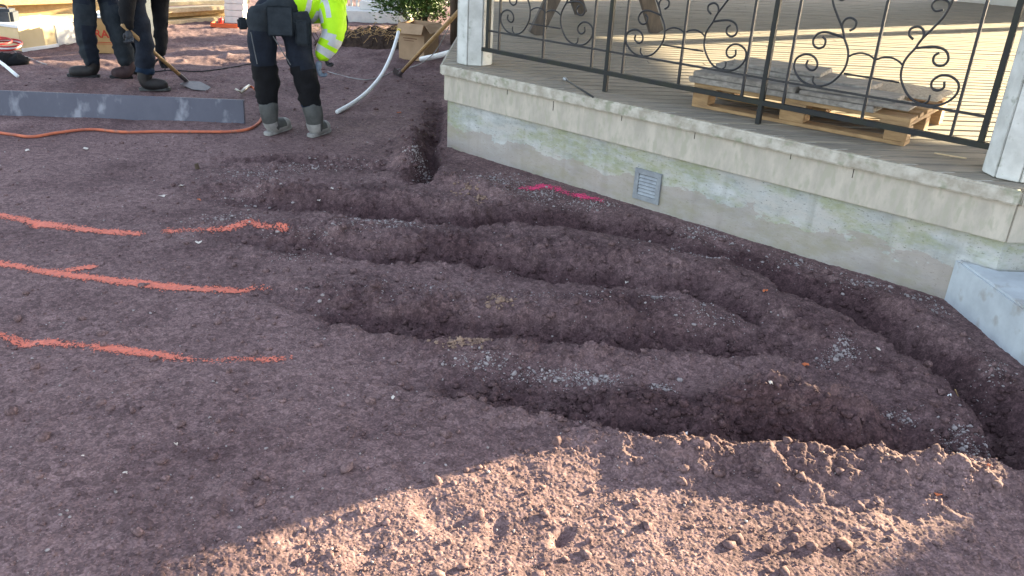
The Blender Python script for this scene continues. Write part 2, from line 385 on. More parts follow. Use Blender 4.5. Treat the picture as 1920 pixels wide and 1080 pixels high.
# (px, py, strength) along the near rim of each trench
TR = [
 dict(p=W([(640,690,0),(760,705,.2),(850,728,.42),(950,750,.7),(1060,768,.95),(1180,785,1),(1290,800,1),(1400,815,1),(1500,828,1),(1600,835,1),(1700,838,1),(1800,850,1),(1890,862,1),(2020,885,1),(2200,900,1)], .05, .10), d=.12, w=.09),
 dict(p=W([(420,520,0),(540,556,.25),(640,585,.55),(763,603,.85),(860,610,1),(940,618,1),(1073,630,1),(1173,638,1),(1240,638,1),(1330,642,.95),(1420,650,.75),(1480,655,.45),(1560,672,0)], .06, .09), d=.095, w=.075),
 dict(p=W([(400,428,0),(500,448,.25),(560,455,.4),(620,460,.55),(700,468,.75),(770,474,.9),(823,472,.9),(880,484,1),(927,490,1),(1027,505,1),(1110,512,1),(1193,520,1),(1280,527,1),(1363,557,.95),(1415,592,.8),(1455,620,0)], .06, .10), d=.095, w=.075),
 dict(p=W([(360,360,0),(440,369,.3),(520,378,.45),(600,384,.6),(700,395,.8),(793,406,1),(885,409,1),(977,406,1),(1060,408,.9),(1150,420,1),(1193,428,1),(1280,458,1),(1380,473,1),(1430,500,1),(1500,530,1),(1560,560,1.05),(1640,600,1.15),(1700,640,1.2),(1760,680,1.25),(1810,715,1.3),(1870,765,1.4),(1900,830,1.3),(1935,870,1.2)], .05, .11), d=.12, w=.085),
 dict(p=W([(320,305,0),(450,298,.5),(520,296,.7),(600,300,.6),(680,308,.6),(740,318,.7),(790,335,.9)], .04, .10), d=.05, w=.07),
 dict(p=W([(800,338,.7),(806,310,1),(806,270,.9),(815,235,.6),(822,200,.2),(824,175,0)], .0, .0), d=.12, w=.06),
]
RG = [
 dict(p=W([(1000,775,.0),(1100,790,.4),(1290,822,.9),(1400,838,1),(1560,852,1.05),(1700,858,1),(1850,880,1),(2000,900,.8)], .05), h=.055, w=.10),
 dict(p=W([(820,690,.2),(940,690,.5),(1060,700,.65),(1150,712,.9),(1250,718,1.15),(1330,722,1.2),(1400,712,1.15),(1500,718,1.15),(1590,728,1.1),(1650,742,.9),(1720,752,.5),(1800,765,.25),(1860,775,.1)], .13), h=.118, w=.11),
 dict(p=W([(700,600,.3),(860,622,.8),(900,622,1.0),(960,626,.7),(1100,640,.7),(1300,650,.6),(1480,665,.5)], .06), h=.03, w=.08),
 dict(p=W([(560,520,.4),(700,535,.8),(860,560,.9),(1000,560,.9),(1150,560,1),(1300,580,1),(1420,625,.6)], .08), h=.06, w=.16),
 dict(p=W([(480,410,.4),(600,420,.8),(760,430,1),(900,440,1),(1050,455,.9),(1200,470,.9),(1330,500,.8),(1450,560,.9),(1560,600,.9)], .06), h=.05, w=.18),
 dict(p=W([(400,335,.4),(520,345,1),(640,350,1),(760,360,.9),(850,370,.7)], .06), h=.05, w=.16),
 dict(p=W([(762,318,.8),(772,300,1.2),(778,268,1),(775,240,.6)], .04), h=.075, w=.10),
 dict(p=W([(850,330,1),(900,345,1),(960,365,.6)], .04), h=.06, w=.12),
 dict(p=W([(1180,395,.6),(1300,430,.8),(1420,470,.9),(1560,520,1),(1700,570,1.1),(1800,630,1),(1880,700,1)], .06), h=.055, w=.10),
 dict(p=W([(1560,640,.5),(1700,680,1),(1790,760,1),(1850,800,.6)], .06), h=.03, w=.2),
]
def poly_field(x, y, pts):
    """distance to a polyline and the strength there"""
    bd = np.full(x.shape, 1e9); bv = np.zeros(x.shape)
    for a, b in zip(pts[:-1], pts[1:]):
        dx, dy = b[0] - a[0], b[1] - a[1]; L2 = dx * dx + dy * dy + 1e-9
        t = np.clip(((x - a[0]) * dx + (y - a[1]) * dy) / L2, 0, 1)
        d = np.hypot(x - a[0] - t * dx, y - a[1] - t * dy)
        v = (a[2] + (b[2] - a[2]) * t) if len(a) > 2 else np.ones_like(t)
        k = d < bd; bd = np.where(k, d, bd); bv = np.where(k, v, bv)
    return bd, bv
def side_of(x, y, pts):
    """True where a point lies on the camera side of a trench line"""
    r = np.hypot(x, y); a = np.arctan2(x, y)
    pa = np.array([math.atan2(p[0], p[1]) for p in pts]); pr = np.array([math.hypot(p[0], p[1]) for p in pts])
    o = np.argsort(pa)
    return r < np.interp(a, pa[o], pr[o])
DENTS = [(at(1055, 1005), .045, .022, 55), (at(690, 1040), .06, .008, 60)]
for i in range(150):
    q = at(random.uniform(-50, 1000) if i < 110 else random.uniform(900, 1700), random.uniform(300, 1070) if i < 110 else random.uniform(860, 1080))
    DENTS.append((q, random.uniform(.04, .15), random.choice((1, 1, 1, -.7)) * (random.uniform(.004, .010) if i < 110 else random.uniform(.0015, .004)), random.uniform(0, 180)))
CUTZ = [-.574 + .03 * .66, 5.893 + .03 * .75]
def terrain(x, y):
    r = np.hypot(x, y)
    wx = x + .07 * (fbm(x * 3.1, y * 3.1, 3, 5) - .5) + .035 * (fbm(x * 14, y * 14, 3, 9) - .5)
    wy = y + .05 * (fbm(x * 3.1 + 40, y * 3.1, 3, 6) - .5) + .055 * (fbm(x * 12, y * 12 + 30, 3, 8) - .5)
    near = r < 9
    xx, yy = wx[near], wy[near]
    ridge = np.zeros(xx.shape); cut = np.zeros(xx.shape); dist = np.zeros(xx.shape); wet = np.zeros(x.shape)
    fill = np.clip(1.6 * fbm(xx * 4.3, yy * 4.3, 3, 88) - .3, 0, 1)
    hump = .72 + .56 * fbm(xx * 5.5, yy * 5.5, 3, 99)
    for g in RG:
        d, v = poly_field(xx, yy, g['p'])
        ridge = np.maximum(ridge, g['h'] * v * hump * np.exp(-(d / g['w']) ** 2 * .9))
        dist = np.maximum(dist, np.clip(v * 1.5, 0, 1) * np.exp(-(d / (g['w'] * 1.7)) ** 2))
    for g in TR:
        d, v = poly_field(xx, yy, g['p'])
        near_side = side_of(xx, yy, g['p'])
        ww = g['w'] * (.74 + .36 * fill)
        prof = np.where(near_side, 1 / (1 + (d / ww) ** 6), np.exp(-(d / (ww * 1.65)) ** 1.8))
        cut = np.minimum(cut, -g['d'] * v * (.78 + .38 * fill) * prof)
        dist = np.maximum(dist, np.clip(v * 1.6, 0, 1) * np.exp(-(d / (g['w'] * 2.2)) ** 4))
    z = np.zeros(x.shape); ds = np.zeros(x.shape)
    ds[near] = np.clip(dist, 0, 1)
    lump = billow(x * 9, y * 9, 3, 3) - .55
    z[near] = ridge + cut
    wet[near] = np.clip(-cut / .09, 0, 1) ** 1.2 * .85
    z += .016 * (fbm(x * 1.3, y * 1.3, 3, 21) - .5)
    far = np.clip((r - 6.2) / 3, 0, 1)
    z += far * .05 * (fbm(x * 1.7, y * 1.7, 4, 33) - .45) * np.clip(1 - (r - 30) / 60, .0, 1)
    z += far * .05 * (billow(x * 3.2, y * 5.0, 3, 37) - .55) * np.clip(1 - (r - 14) / 10, 0, 1)
    patch = np.clip((fbm(x * 2.2, y * 2.2, 3, 71) - .42) * 4, .25, 1)
    rough = np.clip(ds * 1.0 + .22 * patch, 0, 1)
    z += rough * .030 * lump
    cl = ds * np.clip((fbm(x * 4.2, y * 4.2, 3, 123) - .36) * 4, .12, 1)
    nd = (r < 8) & (cl > .02)
    z[nd] += cl[nd] * (.024 * worley(x[nd] * 17, y[nd] * 17, 7) + .013 * worley(x[nd] * 38, y[nd] * 38, 8))
    nf = (r < 4.5)
    z[nf] += .0022 * worley(x[nf] * 62, y[nf] * 62, 12) * np.clip((fbm(x[nf] * 3, y[nf] * 3, 3, 131) - .42) * 5, .05, 1) + .0019 * worley(x[nf] * 125, y[nf] * 125, 13)
    z += (.20 + rough) * .010 * (billow(x * 28, y * 28, 2, 45) - .5)
    z += (.32 + .6 * rough) * .0046 * (billow(x * 75, y * 75, 2, 55) - .5)
    z += (.6 + .5 * rough) * .0024 * (vnoise(x * 190, y * 190, 65) - .5)
    for q, rad, dep, an in DENTS:
        k = (np.abs(x - q.x) < rad * 2) & (np.abs(y - q.y) < rad * 2)
        if not k.any(): continue
        ca, sa = math.cos(R_(an)), math.sin(R_(an))
        u = ((x[k] - q.x) * ca + (y[k] - q.y) * sa) / rad; v = (-(x[k] - q.x) * sa + (y[k] - q.y) * ca) / (rad * .5)
        z[k] -= dep * np.exp(-(u * u + v * v) ** 2)
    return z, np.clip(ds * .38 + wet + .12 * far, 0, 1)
def tz(x, y):
    return float(terrain(np.array([x], float), np.array([y], float))[0][0])

# polar sheet, dense where the photograph looks
a_in = np.linspace(R_(90 - 43), R_(90 + 43), 1150)
a_out = np.linspace(R_(90 + 43), R_(90 - 43 + 360), 70)[1:-1]
ang = np.concatenate([a_in, a_out]); NA = len(ang)
# row radii: even steps of the depression angle near, then geometric
dep = np.linspace(math.atan2(1.6, 1.25), math.atan2(1.6, 17.0), 900)
rad = np.concatenate([np.geomspace(.08, 1.2, 24), 1.6 / np.tan(dep), np.geomspace(17.5, 900, 40)]); NR = len(rad)
AA, RR = np.meshgrid(ang, rad)
GX = (RR * np.cos(AA)).ravel(); GY = (RR * np.sin(AA)).ravel()
GZ, GD = terrain(GX, GY)
ii = np.arange(NR - 1)[:, None] * NA + np.arange(NA)[None, :]
jj = np.arange(NR - 1)[:, None] * NA + (np.arange(NA)[None, :] + 1) % NA
quads = np.stack([ii, ii + NA, jj + NA, jj], -1).reshape(-1, 4)
def np_mesh(name, V, Q, m_, smooth=True):
    me = bpy.data.meshes.new(name); k = Q.shape[1]
    me.vertices.add(len(V)); me.vertices.foreach_set('co', V.astype(np.float32).ravel())
    me.loops.add(Q.size); me.loops.foreach_set('vertex_index', Q.astype(np.int32).ravel())
    me.polygons.add(len(Q)); me.polygons.foreach_set('loop_start', np.arange(0, Q.size, k, dtype=np.int32))
    me.polygons.foreach_set('loop_total', np.full(len(Q), k, dtype=np.int32))
    if smooth: me.polygons.foreach_set('use_smooth', np.ones(len(Q), dtype=bool))
    me.update(calc_edges=True); me.materials.append(m_)
    o = bpy.data.objects.new(name, me); C.objects.link(o); return o
def flip_check(V, Q):
    a, b, c = V[Q[0, 0]], V[Q[0, 1]], V[Q[0, 2]]
    return Q if np.cross(b - a, c - a)[2] > 0 else Q[:, ::-1]
GV = np.stack([GX, GY, GZ], 1)
quads = flip_check(GV, quads)
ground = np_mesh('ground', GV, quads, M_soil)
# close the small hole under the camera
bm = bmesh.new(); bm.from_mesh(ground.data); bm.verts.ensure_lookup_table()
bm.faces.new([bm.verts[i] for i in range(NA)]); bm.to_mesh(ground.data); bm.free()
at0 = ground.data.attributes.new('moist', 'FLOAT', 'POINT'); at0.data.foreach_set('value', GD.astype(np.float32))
tag(ground, kind='structure')

# ------------------------------------------------------------------ sprayed lines: granular sheets laid on the soil
def paint(name, pts, width, m_, label, cat='paint line', dens=1.0, seed=0):
    P = W(pts, .0); pts3 = spline([Vector((p[0], p[1], p[2])) for p in P], 4)
    seg = [math.hypot(b.x - a.x, b.y - a.y) for a, b in zip(pts3[:-1], pts3[1:])]; cum = np.concatenate([[0], np.cumsum(seg)])
    dist = math.hypot(P[0][0] + P[-1][0], P[0][1] + P[-1][1]) / 2; st_ = .0012 * max(2.0, dist)
    nu = int(cum[-1] / st_); nv = int(width * 2.6 / st_)
    u = np.linspace(0, cum[-1], nu); X = np.interp(u, cum, [p.x for p in pts3]); Y = np.interp(u, cum, [p.y for p in pts3]); S_ = np.interp(u, cum, [p.z for p in pts3])
    tx, ty = np.gradient(X), np.gradient(Y); tl_ = np.hypot(tx, ty) + 1e-9; tx /= tl_; ty /= tl_
    v = np.linspace(-1.3 * width, 1.3 * width, nv)
    gx = X[:, None] - ty[:, None] * v; gy = Y[:, None] + tx[:, None] * v
    V = np.stack([gx, gy, terrain(gx.ravel(), gy.ravel())[0].reshape(gx.shape) + .0032], -1).reshape(-1, 3)
    a = (np.arange(nu - 1)[:, None] * nv + np.arange(nv - 1)[None]).reshape(-1); q = np.stack([a, a + nv, a + nv + 1, a + 1], 1); q = flip_check(V, q)
    cx, cy = V[q].mean(1)[:, 0], V[q].mean(1)[:, 1]; vv = np.tile(np.abs((v[:-1] + v[1:]) / 2), nu - 1) / width; sv = np.repeat(S_[:-1], nv - 1)
    core = np.exp(-(vv / .62) ** 2) * (.64 + .9 * (fbm(cx * 6, cy * 6, 2, seed) - .38)) * sv ** 2
    ends = np.repeat(np.minimum(1, np.minimum(u[:-1], cum[-1] - u[:-1]) / .06 + .25), nv - 1)
    grain = .55 * vnoise(cx * 150, cy * 150, seed + 3) + .45 * np.random.default_rng(seed).uniform(0, 1, len(cx))
    q = q[core * ends * 1.02 > grain]; uq, inv = np.unique(q, return_inverse=True); V = V[uq]
    og = V.mean(0); o = np_mesh(name, V - og, inv.reshape(q.shape), m_); o.location = og
    return tag(o, label, cat, 'sprayed marking lines')
paint('spray_line', [(-40,398,1),(70,418,1),(150,430,1),(205,436,.95),(275,441,1)], .062, M_spray, 'orange sprayed line at the left edge, farthest of the left lines from the camera', seed=1)
paint('spray_line', [(300,437,1),(330,432,1.05),(400,434,1.1),(445,428,1.05),(470,424,1.0),(500,432,1.0),(548,440,.95)], .066, M_spray, 'broken orange sprayed dash that runs up onto the first loose soil mound', seed=2)
paint('spray_line', [(-40,488,1),(60,505,1),(110,514,1),(170,522,1),(250,530,1.1),(330,540,1.1),(430,546,1),(470,541,.85),(510,540,.8)], .052, M_spray, 'brightest and thickest orange sprayed line, the middle one on the left', seed=3)
paint('spray_line', [(105,511,.9),(140,506,1),(165,503,1),(190,502,.8)], .046, M_spray, 'short orange sprayed spur branching off the middle line', seed=4)
paint('spray_line', [(-40,621,1),(60,638,1),(120,645,1),(200,652,.95),(270,660,1),(350,672,.9),(400,677,1),(470,672,1),(548,668,.95)], .046, M_spray, 'orange sprayed line nearest the camera on the left', seed=5)
paint('spray_line', [(965,358,.6),(1000,354,.95),(1025,350,1.1),(1060,361,1),(1100,371,1),(1140,380,.8)], .075, M_pink, 'pink sprayed line on the soil at the foot of the concrete wall', seed=6)

# ------------------------------------------------------------------ loose lumps and grit
ico = bmesh.new(); bmesh.ops.create_icosphere(ico, subdivisions=1, radius=1)
IV = np.array([tuple(v.co) for v in ico.verts]); IFc = np.array([[v.index for v in f.verts] for f in ico.faces]); ico.free()
def lumps(name, xy, sizes, m_, sink=.25, seed=0, jit=.35):
    g = np.random.default_rng(seed); N = len(xy); nv = len(IV)
    zz, ds = terrain(xy[:, 0].copy(), xy[:, 1].copy())
    ax = g.uniform(.6, 1.15, (N, 1, 3)); ax[:, :, 2] *= .75
    V = IV[None] * (1 + g.uniform(-jit, jit, (N, nv, 1))) * ax * sizes[:, None, None]
    a = g.uniform(0, 6.283, N); ca, sa = np.cos(a)[:, None], np.sin(a)[:, None]
    X = V[:, :, 0] * ca - V[:, :, 1] * sa; Y = V[:, :, 0] * sa + V[:, :, 1] * ca
    V = np.stack([X + xy[:, 0:1], Y + xy[:, 1:2], V[:, :, 2] + (zz + sizes * (.5 - sink))[:, None]], 2).reshape(-1, 3)
    Fx = (IFc[None] + (np.arange(N) * nv)[:, None, None]).reshape(-1, 3)
    o = np_mesh(name, V, Fx, m_, smooth=False)
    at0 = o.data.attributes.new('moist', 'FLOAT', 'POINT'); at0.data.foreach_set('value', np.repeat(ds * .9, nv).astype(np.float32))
    return o
def outside_deck(xy):
    A = np.array([-.574, 5.893]); dd = np.array([.7515, -.6597]); nn = np.array([.6597, .7515])
    s = (xy - A) @ nn
    return ~((s > .0) & (xy[:, 0] > -.62)) & ~((xy[:, 0] > 2.03) & (xy[:, 1] > 2.3))
# clods, more where the soil was dug
N = 80000
th = rng.uniform(R_(90 - 40), R_(90 + 40), N); rr = 1.6 / np.tan(rng.uniform(math.atan2(1.6, 9), math.atan2(1.6, 1.3), N))
xy = np.stack([rr * np.cos(th), rr * np.sin(th)], 1)
_, dsn = terrain(xy[:, 0].copy(), xy[:, 1].copy())
clump = fbm(xy[:, 0] * 5, xy[:, 1] * 5, 3, 91)
keep = (rng.uniform(0, 1, N) < .20 + .55 * dsn * np.clip((clump - .35) * 4, 0, 1)) & outside_deck(xy)
xy = xy[keep]; dsn = dsn[keep]; rr = rr[keep]
sz = .0026 * (1 + rng.pareto(2.4, len(xy))) * (.8 + .9 * dsn) * (.7 + .16 * rr)
sz = np.clip(sz, .002, .022)
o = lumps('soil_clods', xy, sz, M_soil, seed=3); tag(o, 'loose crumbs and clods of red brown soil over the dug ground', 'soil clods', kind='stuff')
# pale grit in the patches where the base course shows
GP = [(430,405,70,14,90),(570,305,50,12,70),(620,300,70,10,70),(480,320,60,14,80),(780,300,22,16,160),(800,310,18,12,90),(930,335,50,16,180),(1010,360,60,14,160),
      (1100,375,70,8,90),(700,415,60,16,110),(740,425,60,12,70),(600,435,70,10,60),(900,665,60,12,110),(1000,685,70,12,130),(1080,695,70,10,160),(1130,700,40,8,70),(1400,435,70,16,130),
      (1330,425,60,16,120),(1500,480,70,18,110),(1620,520,60,16,90),(1720,550,60,12,90),(1775,575,40,12,60),(1570,665,34,14,150),(1580,640,22,14,70),(1800,800,34,14,110),(1840,815,30,16,80),
      (1060,560,120,20,60),(1250,565,90,16,70),(1320,600,70,16,70),(700,545,110,24,50),(860,540,100,20,40),(1250,440,60,8,60),(1330,475,50,8,50),(980,500,60,8,40),(1870,690,30,30,70),
      (1690,770,30,12,60),(1240,715,26,10,50),(1860,850,80,30,60),(1240,560,26,8,60),(470,360,60,16,50),(560,470,70,12,40)]
g2 = np.random.default_rng(5); pts = []
for (x, y, sx, sy, n) in GP:
    for k in range(int(n * 1.6)):
        q = at(x + g2.normal() * sx * .6, y + g2.normal() * sy * .55, .03); pts.append((q.x, q.y))
xy = np.array(pts); xy = xy[outside_deck(xy)]
xs = np.hypot(xy[:, 0], xy[:, 1])
o = lumps('pale_grit', xy, np.clip(.0016 * (1 + g2.pareto(2.6, len(xy))) * (.6 + .22 * xs), .0014, .011), M_grit, seed=8, sink=.15)
tag(o, 'pale gravel grit scattered along the soil mounds and the wall foot', 'grit', kind='stuff')
SP = [(880,622,34,7,60),(905,616,14,6,40),(850,628,40,6,40),(935,560,26,10,50),(925,548,20,6,24),(870,345,26,12,40),(900,360,16,10,24)]  # yellowish clods, coloured tan to imitate sun catching these spots
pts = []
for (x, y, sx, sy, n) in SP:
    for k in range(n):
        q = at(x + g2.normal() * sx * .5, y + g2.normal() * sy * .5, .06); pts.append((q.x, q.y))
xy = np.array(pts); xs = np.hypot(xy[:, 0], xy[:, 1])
o = lumps('sun_tinted_clods', xy, np.clip(.0035 * (1 + g2.pareto(2.2, len(xy))) * (.6 + .2 * xs), .003, .013), mat('sunlit_soil_tint', (.33, .22, .155), (.20, .13, .105), scale=30, rough=.95, bump=.4, bscale=90), seed=12, sink=.25, jit=.5)
tag(o, 'yellowish clods along the dug ridge crests, their tan standing in for sunlight', 'sun tinted clods', kind='stuff')
N = 2600
th = rng.uniform(R_(90 - 38), R_(90 + 38), N); rr = 1.6 / np.tan(rng.uniform(math.atan2(1.6, 9), math.atan2(1.6, 1.3), N))
xy = np.stack([rr * np.cos(th), rr * np.sin(th)], 1); xy = xy[outside_deck(xy)]; rr = np.hypot(xy[:, 0], xy[:, 1])
o = lumps('stray_grit', xy, np.clip(.0014 * (1 + rng.pareto(2.4, len(xy))) * (.6 + .2 * rr), .0013, .006), M_grit, seed=9, sink=.2)
tag(o, 'single pale stones dotted over the raked soil', 'grit', kind='stuff')

# ------------------------------------------------------------------ pavilion
ZD = .604
P = [Vector((-.574, 5.893))]
for L_, an in ((3.686, -41.3), (5.0, 3.7), (3.69, 48.7), (5.8, 93.7), (3.2, 138.7), (5.0, 183.7), (3.69, 228.7)):
    P.append(P[-1] + Vector((math.cos(R_(an)), math.sin(R_(an)))) * L_)
CEN = sum(P, Vector((0, 0))) / 8
def inset(d):
    out = []
    for i in range(8):
        a, b, c = P[i - 1], P[i], P[(i + 1) % 8]
        e1 = (b - a).normalized(); e2 = (c - b).normalized()
        n1 = Vector((-e1.y, e1.x)); n2 = Vector((-e2.y, e2.x)); h = (n1 + n2).normalized()
        out.append(b + h * (d / h.dot(n1)))
    return out
pav = empty('pavilion', (CEN.x, CEN.y, 0), 'octagonal pavilion with weathered deck, beige fascia and stained concrete base', 'pavilion')
fw = MB(); p3 = inset(.045); fw.prism([tuple(p) for p in p3], -.35, .36)
wall = fw.build('foundation_wall', M_wall, pav)
def ring(name, d_out, d_in, z0, z1, m_, bev=.004):
    mb = MB(); o_, i_ = inset(d_out), inset(d_in)
    for k in range(8):
        a, b, c, d = o_[k], o_[(k + 1) % 8], i_[(k + 1) % 8], i_[k]
        g = (b - a).normalized() * .0012
        mb.prism([tuple(a + g), tuple(b - g), tuple(c - g), tuple(d + g)], z0, z1)
    return mb.build(name, m_, pav, bevel=bev)
ring('fascia', .018, .06, .352, .532, M_fascia)
ring('edge_trim', -.012, .075, .532, .600, M_trim, .008)
# joint cracks in the fascia (thin cover strips)
e1 = (P[1] - P[0]).normalized(); n1 = Vector((-e1.y, e1.x))
def fpt(u, n, z): q = P[0] + e1 * u + n1 * n; return Vector((q.x, q.y, z))
for u, zc, hh in ((.62, .512, .035), (1.02, .49, .06), (1.55, .512, .03), (2.05, .51, .04), (2.62, .515, .03), (2.95, .505, .05)):
    mb = MB(); c = fpt(u, .0176, zc); mb.bar(c - Vector((0, 0, hh / 2)), c + Vector((0, 0, hh / 2)), .003, .003, up=n1.to_3d()); k = mb.build('crack', M_dark, [o for o in pav.children if o.name.startswith('fascia')][0])
# decking boards clipped to the octagon
BD = R_(5.0); bx = Vector((math.cos(BD), math.sin(BD))); by = Vector((-bx.y, bx.x))
ins = inset(.005)
def clip_row(t):
    hits = []
    for k in range(8):
        a, b = ins[k], ins[(k + 1) % 8]; ta, tb = a.dot(by), b.dot(by)
        if (ta - t) * (tb - t) < 0: hits.append((a + (b - a) * ((t - ta) / (tb - ta))).dot(bx))
    return (min(hits), max(hits)) if len(hits) >= 2 else None
dk = MB(); t0 = min(p.dot(by) for p in ins) + .01; t1 = max(p.dot(by) for p in ins)
t = t0
while t < t1 - .12:
    a0 = clip_row(t + .0115); b0 = clip_row(t + .1085)
    if a0 and b0:
        zt = ZD + random.uniform(-.0015, .0015)
        cuts = sorted([random.uniform(.15, .85) for _ in range(2)])
        fr = [0] + cuts + [1]
        for c0, c1 in zip(fr[:-1], fr[1:]):
            xa0 = a0[0] + (a0[1] - a0[0]) * c0; xa1 = a0[0] + (a0[1] - a0[0]) * c1 - .004
            xb0 = b0[0] + (b0[1] - b0[0]) * c0; xb1 = b0[0] + (b0[1] - b0[0]) * c1 - .004
            q = [bx * xa0 + by * (t + .0115), bx * xa1 + by * (t + .0115), bx * xb1 + by * (t + .1085), bx * xb0 + by * (t + .1085)]
            dk.prism([tuple(p) for p in q], ZD - .03, zt)
    t += .12
deck = dk.build('decking', M_deck, pav, bevel=.007)
ub = MB(); ub.prism([tuple(p) for p in inset(.08)], .45, ZD - .034); ub.build('deck_underlay', M_dark, pav)
# vent grille on the front wall
vg = MB()
def wpt(u, z, o_): return fpt(u, .045 - o_, z)
zb, zt_, ua, ub_ = .045, .235, 1.675, 1.862
vg_o = MB()
def slab_on_wall(mb, u0, u1, z0, z1, o0, o1):
    vs = [wpt(u, z, o) for u in (u0, u1) for z in (z0, z1) for o in (o0, o1)]
    mb.add(vs, [(0, 1, 3, 2), (4, 6, 7, 5), (0, 4, 5, 1), (2, 3, 7, 6), (0, 2, 6, 4), (1, 5, 7, 3)])
slab_on_wall(vg, ua, ub_, zb, zb + .03, .001, .014); slab_on_wall(vg, ua, ub_, zt_ - .03, zt_, .001, .014)
slab_on_wall(vg, ua, ua + .03, zb + .03, zt_ - .03, .001, .014); slab_on_wall(vg, ub_ - .03, ub_, zb + .03, zt_ - .03, .001, .014)
for k in range(6):
    z0 = zb + .033 + k * .0212
    vs = [wpt(ua + .03, z0, .012), wpt(ub_ - .03, z0, .012), wpt(ub_ - .03, z0 + .017, .003), wpt(ua + .03, z0 + .017, .003),
          wpt(ua + .03, z0 - .002, .010), wpt(ub_ - .03, z0 - .002, .010), wpt(ub_ - .03, z0 + .015, .001), wpt(ua + .03, z0 + .015, .001)]
    vg.add(vs, [(0, 1, 2, 3), (4, 7, 6, 5), (0, 4, 5, 1), (2, 6, 7, 3), (0, 3, 7, 4), (1, 5, 6, 2)])
vent = vg.build('vent_grille', M_vent, wall, bevel=.0015)
vb = MB(); slab_on_wall(vb, ua + .02, ub_ - .02, zb + .02, zt_ - .02, .0005, .0012); vb.build('vent_opening', M_dark, wall)
# posts: octagonal, clad in eight boards
pc = inset(.225)
EAVE = 3.03
def post_at(c, rr=.135, z1=EAVE + .05):
    mb = MB(); off = BD + R_(22.5 - 1.3)
    for k in range(8):
        a0 = off + k * math.pi / 4 + .018; a1 = off + (k + 1) * math.pi / 4 - .018
        q = [c + Vector((math.cos(a), math.sin(a))) * rr_ for a, rr_ in ((a0, rr), (a1, rr), (a1, rr - .02), (a0, rr - .02))]
        mb.prism([tuple(p) for p in q], ZD + .004, z1)
    core = [c + Vector((math.cos(off + k * math.pi / 4), math.sin(off + k * math.pi / 4))) * (rr - .012) for k in range(8)]
    mb.prism([tuple(p) for p in core], ZD + .002, z1 - .01, 1)
    return mb.build('post', [M_post, M_dark], pav, bevel=.004)
for i in range(8): post_at(pc[i])
bl = MB(); vs = []  # added panel out of view, outline cut to shape sun patch and deck shade
for dx in (0, .03):
    for y, z in ((7.585, EAVE), (7.68, 2.62), (7.72, 2.26), (8.3, 2.55), (9.8, 2.94), (10.4, EAVE)): vs.append((8.97 + dx - (y - 7.7) * .065, y, z))
bl.add(vs, [(0, 1, 2, 3, 4, 5), (11, 10, 9, 8, 7, 6)] + [(i, (i + 1) % 6, 6 + (i + 1) % 6, 6 + i) for i in range(6)])
bl.build('added_shade_panel', M_siding, pav)
bl = MB(); ea = pc[2].lerp(pc[3], .55); eb = pc[2].lerp(pc[3], .975); bl.bar((ea.x, ea.y, 2.0), (eb.x, eb.y, 2.0), .03, 2.0); bl.build('added_shade_panel', M_siding, pav)  # second added panel, keeps sun off the soil right of the patch
rf = MB(); ov = inset(-.15); n = 8
vs = [(p.x, p.y, EAVE) for p in ov] + [(p.x, p.y, EAVE + .12) for p in ov] + [(CEN.x, CEN.y, EAVE + 2.4)]
rf.add(vs, [tuple(range(8))[::-1]] + [(i, (i + 1) % 8, 8 + (i + 1) % 8, 8 + i) for i in range(8)] + [(8 + i, 8 + (i + 1) % 8, 16) for i in range(8)])
rf.build('roof', M_roof, pav)
bmr = MB(); o_, i_ = inset(.14), inset(.30)
for k in range(8):
    a, b, c, d = o_[k], o_[(k + 1) % 8], i_[(k + 1) % 8], i_[k]
    bmr.prism([tuple(a), tuple(b), tuple(c), tuple(d)], EAVE - .05, EAVE - .003)
bmr.build('eave_beam', M_post, pav)

# concrete step block with an upper tread, at the next side of the octagon
st = empty('concrete_steps', (3.0, 3.0, 0), 'pale blue grey concrete step block beside the right hand pavilion corner', 'steps')
e2 = (P[2] - P[1]).normalized(); n2 = Vector((-e2.y, e2.x))
def spt(u, n): q = P[1] + e2 * u + n2 * n; return (q.x, q.y)
sb = MB(); sb.prism([spt(-.105, .17), spt(-.115, -1.06), spt(2.2, -1.06), spt(2.2, .02), spt(.02, .025)], -.3, .215); sb.build('lower_step', M_step, st, bevel=.010)
sb = MB(); sb.prism([spt(.35, -.012), spt(.35, -.52), spt(2.2, -.52), spt(2.2, -.012)], .216, .41); sb.build('upper_step', M_step, st, bevel=.010)

# ------------------------------------------------------------------ wrought iron railing
rail = empty('railing', tuple(fpt(1.85, .18, ZD)), 'black wrought iron railing with scrolls between the two white posts', 'railing')
def rpt(u, z): return fpt(u, .183, ZD + z)
for u in (.268, 1.291, 2.332, 3.43):
    mb = MB(); z0 = .125 if u in (.268, 3.43) else .002
    mb.bar(rpt(u, z0), rpt(u, 1.0), .026, .026, up=n1.to_3d()); mb.build('post', M_ironmoss, rail, bevel=.002)
mb = MB(); mb.bar(rpt(.19, .118), rpt(3.50, .118), .03, .026); mb.build('bottom_rail', M_ironmoss, rail, bevel=.002)
mb = MB(); mb.bar(rpt(.19, 1.01), rpt(3.50, 1.01), .045, .02); mb.build('top_rail', M_iron, rail, bevel=.002)
for (ua, ub2) in ((.281, 1.278), (1.304, 2.319), (2.345, 3.417)):
    mb = MB(); mb.bar(rpt(ua, .247), rpt(ub2, .247), .012, .012); mb.build('cross_rail', M_iron, rail)
for u in (.374, .77, 1.169, 1.406, 1.804, 2.211, 2.454, 2.877, 3.299):
    mb = MB(); mb.bar(rpt(u, .131), rpt(u, 1.0), .013, .013, up=n1.to_3d()); mb.build('baluster', M_iron, rail)
